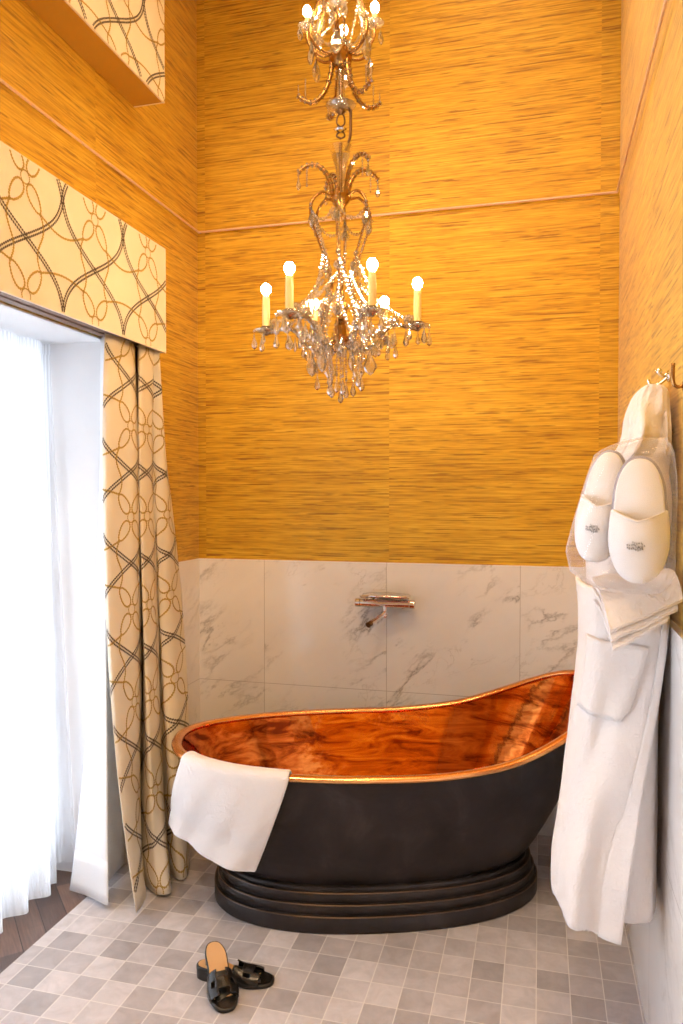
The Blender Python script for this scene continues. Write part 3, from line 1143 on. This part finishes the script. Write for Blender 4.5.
# six candle arms
arms = []
for k in range(6):
    a = DEL + k * PI / 3
    zt = zc(327) - .0
    P = [pol(.020, a, zs + .012), pol(.055, a, zs - .012), pol(.095, a, zs - .018), pol(.135, a, zs + .016), pol(.180, a, zs + .060), pol(.225, a, zs + .058), pol(.258, a, zs + .048), pol(.272, a, zt - .018)]
    c = catmull(P, 8)
    arm = MB().tube(c, .0052, 8).build('candle_arm', M['brass'], ch, angle=180)
    MB().tube(c[8:-8], [.0068 + .0016 * math.sin(i * 1.4) for i in range(len(c) - 16)], 10).build('glass_sleeve', M['crystal'], arm, loc=W[arm], smooth=False)
    e = pol(.272, a, zt)
    MB().lathe([(.004, -.022), (.010, -.016), (.040, -.008), (.045, -.002), (.043, .0), (.012, -.006), (.004, -.006)], e, 16).build('drip_pan', M['crystal'], arm, loc=W[arm], angle=180)
    MB().lathe([(.005, -.022), (.012, -.012), (.008, -.004), (.017, .004), (.018, .010), (.004, .010)], e, 14).build('candle_cup', M['darkbrass'], arm, loc=W[arm])
    MB().lathe([(.0135, .004), (.0138, .06), (.0128, .118), (.008, .122), (.006, .122)], e, 14).build('candle_sleeve', M['ivory'], arm, loc=W[arm])
    MB().lathe([(.006, .121), (.010, .126), (.017, .136), (.0185, .145), (.016, .155), (.009, .163), (.001, .165)], e, 14).build('bulb', M['bulb'], arm, loc=W[arm], angle=180)
    for q in range(5):
        g = a + 2 * PI * q / 5 + .3
        drop(e + Vector((.043 * math.cos(g), .043 * math.sin(g), -.014)), q % 2 == 0)
    mid = c[34]
    drop(mid - Vector((0, 0, .016)))
    drop(c[24] - Vector((0, 0, .014)), False)
    put('crystal_pendant', PEND, ch, c[18] - Vector((0, 0, .012)), rot=(0, 0, YAW + .2 * k))
    put('crystal_rosette', ROS, ch, c[26] + Vector((0, 0, .014)), rot=(0, 0, a + PI / 2))
    put('crystal_rosette', ROS, ch, mid + Vector((0, 0, .014)), rot=(0, 0, YAW + .3))
    for q in range(4):
        g = a + PI / 2 * q + .5
        put('crystal_pendant', PEND, ch, c[28] + Vector((.028 * math.cos(g), .028 * math.sin(g), -.004)), rot=(0, 0, g), scale=.62)
        put('crystal_pendant', PEND, ch, c[10] + Vector((.03 * math.cos(g), .03 * math.sin(g), .03)), rot=(0, 0, g), scale=.6)
    put('crystal_rosette', ROS, ch, e + Vector((-.03 * math.cos(a), -.03 * math.sin(a), .018)), rot=(0, 0, YAW), scale=1.1)
    # garland from the cage bar to the arm tip
    bc = bars[k][1]
    strand(sag(bc[42], e + Vector((0, 0, .0)), .02, 14), .0066)
    strand(sag(bars[k - 1][1][36], c[30], .012, 14), .0075)
    strand(sag(bars[k][1][50], c[38], .01, 10), .006)
    strand(sag(c[10], c[34], -.012, 10), .006)
    strand(sag(bars[k - 1][1][50], c[20], .01, 10), .007)
    arms.append((a, c, e))
# hanging curtain of strings below the stem
for k in range(10):
    a = DEL + 2 * PI * k / 10
    r = .085 if k % 2 else .045
    L = .125 if k % 2 else .150
    top = pol(r, a, zs - .012)
    strand([top, top - Vector((0, 0, L - .045))], .0038)
    drop(top - Vector((0, 0, L - .035)))
strand([axis(zb - .014), axis(zb - .12)], .0038)
drop(axis(zb - .13))

# upper tier: cage, arms with candles, going up to the ceiling
zbu = zc(10)
ubars = []
for k in range(6):
    a = DEL + PI / 6 + k * PI / 3
    P = [pol(.030, a, zu + .004), pol(.075, a, zu + .012), pol(.112, a, zu + .05), pol(.105, a, zu + .12), pol(.075, a, zu + .20), pol(.06, a, zu + .30), pol(.045, a, zu + .42), pol(.02, a, zu + .52)]
    c = catmull(P, 8)
    MB().tube(c, .0055, 8).build('cage_bar', M['brass'], ch, angle=180)
    ubars.append(c)
    put('crystal_rosette', ROS, ch, c[22], rot=(0, 0, a + PI / 2))
    put('crystal_pendant', PEND, ch, c[16] - Vector((0, 0, .01)), rot=(0, 0, a + PI / 2))
    strand([c[30], c[48]], .0048)
    strand(sag(c[22], pol(.03, a + .4, zu + .04), .03), .0046)
    strand([c[40], c[40] * .2 + c[12] * .8], .005)
for k in range(4):
    a = DEL + .05 + k * PI / 2
    P = [pol(.028, a, zu + .02), pol(.06, a, zu + .01), pol(.095, a, zu + .03), pol(.118, a, zu + .07), pol(.120, a, zu + .115)]
    c = catmull(P, 8)
    arm = MB().tube(c, .0048, 8).build('candle_arm', M['brass'], ch, angle=180)
    e = pol(.120, a, zu + .118)
    MB().lathe([(.004, -.018), (.008, -.012), (.030, -.006), (.034, .0), (.010, -.003), (.004, -.003)], e, 14).build('drip_pan', M['crystal'], arm, loc=W[arm], angle=180)
    MB().lathe([(.008, .0), (.008, .03), (.006, .032)], e, 12).build('candle_sleeve', M['ivory'], arm, loc=W[arm])
    MB().lathe([(.005, .031), (.009, .036), (.0145, .046), (.0155, .054), (.0125, .064), (.006, .072), (.001, .074)], e, 14).build('bulb', M['bulb'], arm, loc=W[arm], angle=180)
    for q in range(2):
        g = a + PI * q + .9
        put('crystal_pendant', PEND, ch, e + Vector((.033 * math.cos(g), .033 * math.sin(g), -.010)), rot=(0, 0, g), scale=.62)
    put('crystal_rosette', ROS, ch, c[18], rot=(0, 0, a + PI / 2))
    strand(sag(ubars[k][36], e, .02, 12), .0046)
    strand(sag(ubars[k - 1][34], c[20], .015, 12), .005)
lath('hub', [(.001, zu + .50), (.03, zu + .51), (.03, zu + .54), (.008, zu + .56), (.008, zu + .60), (.001, zu + .60)], M['brass'])
MB().tube([axis(zu + .58), axis(CZ - .05)], .006, 8).build('ceiling_rod', M['brass'], ch)
lath('ceiling_rose', [(.001, CZ - .07), (.02, CZ - .065), (.05, CZ - .03), (.062, CZ), (.001, CZ)], M['brass'])

# ------------------------------------------------------------------ bathrobe
hk = PX(670, 376, RX)
RB = thing('hanging_bathrobe', (.17, 2.18, .45), 'white hooded terry bathrobe hanging from the wall hook', 'bathrobe')
prof = [  # v, Lu, cy, ry
    (440, 624, 2.13, .15), (455, 613, 2.14, .17), (470, 603, 2.15, .18), (500, 594, 2.18, .185), (560, 587, 2.18, .185), (590, 588, 2.17, .18), (620, 590, 2.15, .175), (660, 590, 2.15, .165),
    (700, 586, 2.15, .16), (750, 581, 2.15, .155), (800, 575, 2.15, .15), (850, 569, 2.15, .15), (885, 564, 2.15, .15), (919, 563, 2.15, .15)]
YR = 2.08


def body_ring(v, n=72, grow=0.0, th=None):
    Lu, cy, ry = interp(prof, v)
    z = PY(620, v, 2.01).z
    xl = PY(Lu, v, YR + .05).x
    xr = .318 - .016 * smooth01((v - 560) / 60)
    cx, rx = (xl + xr) / 2, (xr - xl) / 2
    g = smooth01((v - 560) / 300)

    def pt(a):
        c, s = math.cos(a), math.sin(a)
        nn = 3.2
        fold = 1 + g * (.07 * math.sin(5 * a + .7) + .045 * math.sin(9 * a + 2.1)) + .012 * math.sin(7 * a + v * .05)
        fold += .02 * fbm(math.cos(a) * 1.5, math.sin(a) * 1.5, z * 2.2)
        ex = math.copysign(abs(c) ** (2 / nn), c) * (rx + grow)
        ey = math.copysign(abs(s) ** (2 / nn), s) * (ry * fold + grow)
        return Vector((min(lerp(.324, .305, smooth01((v - 560) / 60)), cx + ex), cy + ey, z))
    if th is not None:
        return pt(th)
    return [pt(2 * PI * i / n) for i in range(n)], (cx, rx)


rows = [440 + (919 - 440) * i / 60 for i in range(61)]
secs = [body_ring(v)[0] for v in rows]
top = secs[0]
c0 = sum(top, Vector()) / len(top) + Vector((0, 0, .03))
secs = [[c0 + (p - c0) * .15 + Vector((0, 0, 0)) for p in top], [c0 + (p - c0) * .6 - Vector((0, 0, .003)) for p in top]] + secs
# turned-in hem at the bottom
last = secs[-1]; cl_ = sum(last, Vector()) / len(last)
secs += [[cl_ + (p - cl_) * .95 + Vector((0, 0, -.006)) for p in last], [cl_ + (p - cl_) * .9 + Vector((0, 0, .02)) for p in last], [cl_ + (p - cl_) * .86 + Vector((0, 0, .2)) for p in last]]
MB().loft(list(reversed(secs)), True, True, True).build('robe_body', M['terry'], RB, angle=180)

# front panel lapping over, its edge running down to a lower hem
edge = [(585, 662), (640, 657), (700, 649), (760, 640), (820, 632), (880, 624), (940, 618)]


def panel(u, w):
    # w: 0 top .. 1 hem, u: 0 left back .. 1 front edge
    vtop = 588
    vhem = lerp(897, 938, u ** .8) if u > .12 else lerp(893, 897, u / .12)
    v = lerp(vtop, vhem, w)
    (eu,) = interp(edge, v)
    Lu, cy, ry = interp(prof, min(v, 919))
    z = PY(620, v, 1.99).z
    xl = PY(Lu, v, YR + .05).x; xr = .318 - .016 * smooth01((v - 560) / 60)
    cx, rx = (xl + xr) / 2, (xr - xl) / 2
    xe = PY(eu, v, cy - ry * .9).x
    ce = max(-1, min(1, (xe - cx) / rx))
    nn = 3.2
    a_end = 2 * PI - math.acos(max(-1, min(1, math.copysign(abs(ce) ** (nn / 2), ce))))
    a = lerp(PI - .55, a_end, u)
    p = body_ring(min(v, 919), grow=.022, th=a)
    p.z = z
    g = smooth01((v - 600) / 250)
    p.y -= (.024 * math.sin(u * 9.5 + 1.2 + v * .006) * g + .010 * math.sin(u * 21 + v * .02) * g) * (1 - .6 * u ** 6)
    p.y -= .018 * math.exp(-((u - 1) / .05) ** 2) * .5
    p.x -= .012 * g * math.sin(u * 3) * (1 - u)
    p += Vector((-.4, -1, 0)) * (.004 * fbm(p.x, p.y, p.z, 14))
    if w > .97:
        p.z += .006 * fbm(u * 60, 3, 1)
    return p


MB().grid(panel, 64, 90).build('front_panel', M['terry'], RB, solid=.012, off=0, angle=180)
# stitched border along the lapped edge
MB().grid(lambda u, w: panel(.93 + .07 * u, w) + Vector((-.001, -.0115, 0)), 6, 90).build('front_border', M['terry'], RB, solid=.006, off=0, angle=180)
# patch pocket


def pocket(u, w):
    v = lerp(636, 712, w) + 6 * u
    uu = lerp(.40, .835, u)
    ww = (v - 588) / (lerp(897, 938, uu ** .8) - 588)
    p = panel(uu, ww)
    return p + Vector((-.3, -1, 0)).normalized() * (.012 + .006 * math.sin(PI * u) * (1 - w))


MB().grid(pocket, 14, 14).build('pocket', M['terry'], RB, solid=.009, off=0, angle=180)

# hood: bunched up on the hook
hprof = [(381, 642, 672), (385, 638, 677), (390, 635, 681), (400, 631, 684), (412, 628, 686), (425, 627, 689), (438, 624, 691), (450, 617, 694), (462, 609, 697), (482, 606, 694)]


def hood_ring(v, n=60):
    l, r = interp(hprof, v)
    a, bb = PY(l, v, 2.06), PY(r, v, 1.95)
    xr = min(.318, bb.x)
    cx, rx = (a.x + xr) / 2, (xr - a.x) / 2
    z = PY(650, v, 1.96).z
    ry = .10 + .07 * smooth01((v - 379) / 60) - .07 * smooth01((v - 452) / 30)
    cy = 2.125
    out = []
    for i in range(n):
        t = 2 * PI * i / n
        k = 1 + .05 * math.sin(9 * t + .4) * smooth01((v - 385) / 30) + .03 * math.sin(17 * t + v * .03) + .10 * math.exp(-((t - 4.35) / .22) ** 2) * smooth01((v - 395) / 30)
        k -= .30 * math.exp(-((t - 4.98) / .17) ** 2) * smooth01((v - 400) / 25)
        c, s = math.cos(t), math.sin(t)
        nn = 3.2
        out.append(Vector((min(.322, cx + math.copysign(abs(c) ** (2 / nn), c) * rx), cy + math.copysign(abs(s) ** (2 / nn), s) * ry * k, z)))
    return out


rows = [381 + (482 - 381) * i / 28 for i in range(29)]
secs = [hood_ring(v) for v in rows]
c0 = sum(secs[0], Vector()) / len(secs[0])
secs = [[c0 + (p - c0) * .1 + Vector((0, 0, .009)) for p in secs[0]], [c0 + (p - c0) * .6 + Vector((0, 0, .007)) for p in secs[0]]] + secs
MB().loft(list(reversed(secs)), True, True, True).build('hood', M['terry'], RB, angle=180)
# sleeve dropping from the shoulder beside the wall
sl = catmull([PY(640, 452, 2.02), PY(664, 490, 2.02), PY(670, 530, 2.03), PY(662, 572, 2.03)], 8)
sl = [Vector((min(p.x, .258), p.y, p.z)) for p in sl]
MB().tube(sl, [.045 + .022 * math.sin(PI * i / (len(sl) - 1)) for i in range(len(sl))], 20, flat=.9).build('sleeve', M['terry'], RB, angle=180)

# sleeve ends folded across the front in layers
cuffY = 1.86


def fold_layer(k):
    dv = 10.5 * k
    A = PY(591 + k, 577 + dv, 1.99); B_ = PY(669, 568 + dv, 1.97)
    C = PY(683 - 3 * k - 2 * k * k, 597 + dv * .95, 1.85); D = PY(610 + 1.5 * k, 629 + dv * .9, 1.82)
    C.x = min(C.x, .322); B_.x = min(B_.x, .32)
    nu, nv = 26, 14

    def S(u, v):
        f = v
        bulge = .020 * math.sin(PI * min(1, f))
        p = A.lerp(B_, u).lerp(D.lerp(C, u), f)
        p += Vector((0, -.5, 1)).normalized() * bulge
        # rounded fold at the front
        if f > .85:
            g = (f - .85) / .15
            p.z -= .004 * g * g
        p.z += .004 * fbm(u * 3, v * 3, k * 5.0)
        return p
    return S


cf = MB()
for k in range(3):
    S = fold_layer(k)
    T_ = .009
    nu, nv = 26, 16
    secs = []
    for i in range(nu + 1):
        u = i / nu
        ring = [S(u, j / nv) for j in range(nv + 1)]
        bot_ = [S(u, j / nv) - Vector((0, -.004, T_ * min(1, .3 + 4 * (1 - j / nv) + .5))) for j in reversed(range(nv + 1))]
        secs.append(ring + bot_)
    cf.loft(secs, True, True, True)
cf.build('folded_cuff', M['terry'], RB, solid=0, angle=60, bevel=0)
# hook
hook = thing('coat_hook', (RX, hk.y, hk.z), 'chrome ornate coat hook on the wall above the bathrobe hood', 'hook')
hx = RX
MB().lathe([(.001, 0), (.016, 0), (.016, .004), (.010, .009), (.001, .010)], (hx - .0005, hk.y, hk.z), 16, axis=(-1, 0, 0)).build('backplate', M['chrome'], hook)
MB().tube(catmull([(hx - .006, hk.y, hk.z + .006), (hx - .014, hk.y, hk.z + .001), (hx - .022, hk.y - .003, hk.z + .003), (hx - .027, hk.y - .004, hk.z + .008)], 6), .005, 10).build('prong', M['chrome'], hook, angle=180)
MB().ball((hx - .028, hk.y - .004, hk.z + .013), .0085, 12).build('ball_tip', M['chrome'], hook)
MB().tube(catmull([(hx - .006, hk.y, hk.z - .004), (hx - .03, hk.y, hk.z - .022), (hx - .048, hk.y, hk.z - .020), (hx - .054, hk.y, hk.z - .008)], 6), .004, 10).build('prong', M['chrome'], hook, angle=180)
hk2 = PX(685, 378, RX)
h2 = thing('wall_peg', (RX, hk2.y, hk2.z), 'slim upright brown metal peg on the wall beside the chrome coat hook', 'hook')
MB().tube(catmull([(hx - .001, hk2.y, hk2.z - .018), (hx - .018, hk2.y, hk2.z - .02), (hx - .026, hk2.y, hk2.z - .006), (hx - .026, hk2.y, hk2.z + .036)], 6), .0045, 10).build('prong', M['brass'], h2, angle=180)
MB().lathe([(.001, 0), (.012, 0), (.012, .004), (.001, .006)], (hx - .0005, hk2.y, hk2.z - .018), 14, axis=(-1, 0, 0)).build('backplate', M['brass'], h2)

# ------------------------------------------------------------------ hotel slippers in a clear bag


def outline(L, wd, n=48, toe=1.0, waist=.86):
    pts = []
    for i in range(n):
        a = 2 * PI * i / n
        y = math.cos(a); x = math.sin(a)
        # y=+1 toe, -1 heel
        wloc = 1.0 - .14 * smooth01((.2 - y) / 1.2) - (1 - waist) * math.exp(-((y + .15) / .35) ** 2) * .8
        pts.append((math.copysign(abs(x) ** .82, x) * wd / 2 * wloc, math.copysign(abs(y) ** .9, y) * L / 2))
    return pts


def slipper(cen, ey, ez, L, wd, label):
    ey = ey.normalized(); ez = (ez - ey * ez.dot(ey)).normalized(); ex = ey.cross(ez)
    T = lambda x, y, z: cen + ex * x + ey * y + ez * z
    t = thing('spa_slipper', cen, label, 'slipper', None)
    o1 = outline(L, wd)
    MB().loft([[T(x * .97, y * .985, -.012) for x, y in o1], [T(x * 1.05, y * 1.02, -.009) for x, y in o1], [T(x * 1.05, y * 1.02, -.001) for x, y in o1], [T(x * 1.02, y * 1.005, .001) for x, y in o1]]).build('sole', M['slip_sole'], t, angle=60)
    MB().loft([[T(x * .95, y * .97, .001) for x, y in o1], [T(x * .955, y * .975, .004) for x, y in o1], [T(x * .90, y * .95, .008) for x, y in o1]]).build('footbed', M['slip'], t, angle=180)

    def wid(yy):
        best = 0
        for (xa, ya), (xb, yb) in zip(o1, o1[1:] + o1[:1]):
            if (ya - yy) * (yb - yy) <= 0 and abs(ya - yb) > 1e-9:
                f = (yy - ya) / (yb - ya); best = max(best, abs(xa + (xb - xa) * f))
        return best

    def up(u, v):
        c = 2 * u - 1
        y0 = -.07 * L + .085 * L * (1 - abs(c) ** 1.1)     # V shaped opening
        y = lerp(y0, L / 2 * .992, v)
        w = wid(y) * .995
        lift = .022 * (1 - smooth01((y / L * 2 - .2) / .8)) + .016
        z = .001 + lift * max(0, 1 - abs(c) ** 2.4) * (1 if v < .97 else .5)
        return T(c * w, y, z)
    MB().grid(up, 28, 24).build('upper', M['slip'], t, solid=.004, off=1, angle=180)
    rim = [up(i / 28, 0) + ez * .003 for i in range(29)]
    MB().tube(rim, .0028, 8).build('binding', M['slip'], t, angle=180)
    # embroidered emblem: small illegible stitches in two lines
    rnd = random.Random(3)
    em = MB()
    for row in range(3):
        n = (5, 9, 8)[row]
        for q in range(n):
            cc = .5 + (q - n / 2 + .5) * .036 + .01 + .02 * row
            vv = .36 + row * .05
            for s_ in range(2):
                a0 = cc + rnd.uniform(-.012, .012); b0 = vv + rnd.uniform(-.02, .02)
                a1 = cc + rnd.uniform(-.014, .014); b1 = vv + rnd.uniform(-.03, .03)
                em.tube([up(a0, b0) + ez * .005, up((a0 + a1) / 2, (b0 + b1) / 2) + ez * .0058, up(a1, b1) + ez * .005], .0009, 5)
    em.build('emblem', M['thread'], t, smooth=False)
    return t


YS = 1.80
p0, p1 = PY(640, 457, YS), PY(638, 582, YS)
slipper((p0 + p1) / 2 + Vector((0, 0, 0)), p1 - p0, Vector((-.16, -1, .10)), (p1 - p0).length, .132, 'white spa slipper in the clear bag, the fuller faced one nearer the wall')
YS2 = 1.866
q0, q1 = PY(612, 451, YS2), PY(592, 561, YS2 - .0)
slipper((q0 + q1) / 2, q1 - q0, Vector((-.30, -.95, .02)), (q1 - q0).length * 1.0, .110, 'white spa slipper in the clear bag, turned aside over the tub')
# clear bag
bg = [(440, 636, 668), (447, 607, 671), (455, 594, 673), (480, 585, 676), (520, 573, 676), (550, 565, 675), (568, 569, 674), (582, 590, 668), (588, 606, 660)]
secs = []
for i in range(29):
    v = 440 + (588 - 440) * i / 28
    l, r = interp(bg, v)
    a, bb = PY(l, v, 1.88), PY(r, v, 1.80)
    cx, rx = (a.x + bb.x) / 2, (bb.x - a.x) / 2
    ry = .018 + .100 * smooth01((v - 438) / 18) * (1 - .8 * smooth01((v - 566) / 22))
    ring = [(t, *sup(t, rx, ry, 3.6)) for t in [2 * PI * k / 64 for k in range(64)]]
    secs.append([Vector((cx + bx, 1.830 + by * (1 + .05 * math.sin(6 * t + v * .06)), a.z + .002 * math.sin(9 * t))) for t, bx, by in ring])
o = MB().loft(list(reversed(secs)), True, False, False).build('hanging_bag', M['bag'], None, angle=180)
tag(o, 'clear drawstring bag holding two spa slippers, hanging on the bathrobe', 'bag')

# ------------------------------------------------------------------ black slides on the floor


def slide(org, yaw, L, wd, label, pitch=0.0, roll=0.0):
    """org: heel contact point on the ground line, +y local to toe"""
    rot = Matrix.Rotation(yaw, 3, 'Z') @ Matrix.Rotation(pitch, 3, 'X') @ Matrix.Rotation(roll, 3, 'Y')
    T = lambda x, y, z: Vector(org) + rot @ Vector((x, y, z))
    t = thing('slide_sandal', org, label, 'sandal')
    n = 56
    pts = []
    for i in range(n):
        a = 2 * PI * i / n
        y = math.cos(a); x = math.sin(a)
        wl = .80 + .20 * smooth01((y + .2) / .7) - .12 * math.exp(-((y + .12) / .30) ** 2)
        xx = math.copysign(abs(x) ** .72, x) * wd / 2 * wl
        pts.append((xx, L / 2 + math.copysign(abs(y) ** .86, y) * L / 2))
    HZ = .030

    def zz(y):
        f = y / L
        return HZ * (1 - smooth01((f - .22) / .42)) + .010
    MB().loft([[T(x, y, zz(y) - .009) for x, y in pts], [T(x * 1.02, y, zz(y) - .005) for x, y in pts], [T(x * 1.02, y, zz(y) - .001) for x, y in pts], [T(x * .97, lerp(y, L / 2, .015), zz(y) + .001) for x, y in pts]]).build('sole', M['soles'], t, angle=60)
    ins = [(x * .90, L / 2 + (y - L / 2) * .955) for x, y in pts]
    # tan at the heel, black toward the toe
    top = []
    mbi = MB()
    rows = 24
    for i in range(rows + 1):
        pass

    def wid(yy):
        best = .0005
        for (xa, ya), (xb, yb) in zip(ins, ins[1:] + ins[:1]):
            if (ya - yy) * (yb - yy) <= 0 and abs(ya - yb) > 1e-9:
                f = (yy - ya) / (yb - ya); best = max(best, abs(xa + (xb - xa) * f))
        return best
    y0, y1 = min(y for x, y in ins), max(y for x, y in ins)
    nv = 40
    mbi.grid(lambda u, v: T((2 * u - 1) * wid(lerp(y0 + .0005, y1 - .0005, v)), lerp(y0 + .0005, y1 - .0005, v), zz(lerp(y0, y1, v)) + .0028), 8, nv)
    for fi in range(len(mbi.f)):
        j = fi % nv
        mbi.m[fi] = 1 if j / nv > .80 else 0
    mbi.build('insole', [M['tan'], M['black']], t, angle=180)
    # heel block
    hp = [(x * .96, y) for x, y in pts if y < L * .235]
    hp = sorted([p for p in hp if p[0] >= 0], key=lambda p: -p[1]) + sorted([p for p in hp if p[0] < 0], key=lambda p: p[1])
    MB().loft([[T(x * .94, y * .97 + .002, .0) for x, y in hp], [T(x, y, zz(y) - .008) for x, y in hp]]).build('heel', M['soles'], t, angle=40)
    # H shaped strap, arched over the foot

    def st(u, v):
        c = 2 * u - 1
        yy = lerp(.50, .83, v) * L
        w = wid(yy) * 1.10
        hgt = lerp(.041, .028, v)
        base = zz(yy) - .004
        ang = c * PI / 2
        return T(math.sin(ang) * w * 1.03, yy + .004 * math.cos(ang), base + hgt * math.cos(ang) ** .8)

    def skip(u, v):
        c = abs(2 * u - 1)
        if c < .26 and (v < .26 or v > .74):
            return True
        if .36 < c < .56 and .36 < v < .64:
            return True
        return False
    MB().grid(st, 50, 30, skip=skip).build('strap', M['black'], t, solid=.0035, off=1, angle=180)
    return t


def slide_from(uh, vh, ut, vt, zh_, zt_, wd, label):
    a, b_ = PZ(uh, vh, zh_), PZ(ut, vt, zt_)
    d = b_ - a
    yaw = math.atan2(d.y, d.x) - PI / 2
    return a, d, yaw


a, d, yaw = slide_from(197, 966, 274, 980, .03, .01, .088, '')
slide((a.x, a.y, .0), yaw, max(.235, min(.27, d.to_2d().length)), .094, 'black leather slide sandal lying beneath, its toe pointing along the tub')
print('slide2 len', d.length)
a, d, yaw = slide_from(212, 952, 228, 1011, .055, .01, .088, '')
L1 = max(.235, min(.27, d.to_2d().length))
print('slide1 len', d.length)
slide((a.x, a.y, .0575), yaw, L1, .096, 'black leather slide sandal with heel resting on the other sandal, toe toward the room', pitch=-math.asin(.0575 / L1))

# ------------------------------------------------------------------ light
wld = bpy.data.worlds.new('daylight'); SC.world = wld
wld.use_nodes = True
bg_ = wld.node_tree.nodes['Background']
bg_.inputs[0].default_value = (.82, .90, 1.0, 1)
bg_.inputs[1].default_value = 9.6
for z0_, z1_ in ((0, HEAD), (UZ0, UZ1)):
    pl = bpy.data.lights.new('window_portal', 'AREA')
    pl.shape = 'RECTANGLE'; pl.size = z1_ - z0_; pl.size_y = JAMB - NEARJ
    pl.cycles.is_portal = True
    po = bpy.data.objects.new('window_portal', pl)
    po.location = (WINX - .06, (JAMB + NEARJ) / 2, (z0_ + z1_) / 2)
    po.rotation_euler = (0, -PI / 2, 0)
    COL.objects.link(po)


def lamp(name, typ, loc, e, col, size=.1, target=None, angle=100, blend=.6):
    l = bpy.data.lights.new(name, typ); l.energy = e; l.color = col
    if typ == 'SPOT':
        l.spot_size = R(angle); l.spot_blend = blend; l.shadow_soft_size = size
    elif typ == 'POINT':
        l.shadow_soft_size = size
    o = bpy.data.objects.new(name, l); o.location = loc
    if target is not None:
        o.rotation_euler = (Vector(loc) - Vector(target)).to_track_quat('Z', 'Y').to_euler()
    COL.objects.link(o)
    return o


WARM = (1, .72, .40)
for x, y, e, tx, ty, tz in ((-1.2, .9, 190, -1.1, 3.53, .9), (-.1, .9, 190, -.2, 3.53, .9), (-.7, -.2, 110, -.2, 2.2, .8), (-.2, 2.9, 60, -.9, 2.9, .5)):
    lamp('ceiling_spotlight', 'SPOT', (x, y, 4.6), e * .80, (1, .69, .41), .25, (tx, ty, tz), 72 if e == 190 else 110)

SC.view_settings.view_transform = 'Standard'
SC.view_settings.look = 'None'
SC.view_settings.gamma = 1
SC.view_settings.exposure = 0.08
SC.view_settings.use_curve_mapping = False
cy_ = SC.cycles
cy_.max_bounces = 10
cy_.diffuse_bounces = 5
cy_.glossy_bounces = 5
cy_.transmission_bounces = 6
cy_.transparent_max_bounces = 24
cy_.caustics_reflective = False
cy_.caustics_refractive = False
cy_.sample_clamp_indirect = 6
cy_.use_denoising = True
cy_.denoising_prefilter = 'FAST'
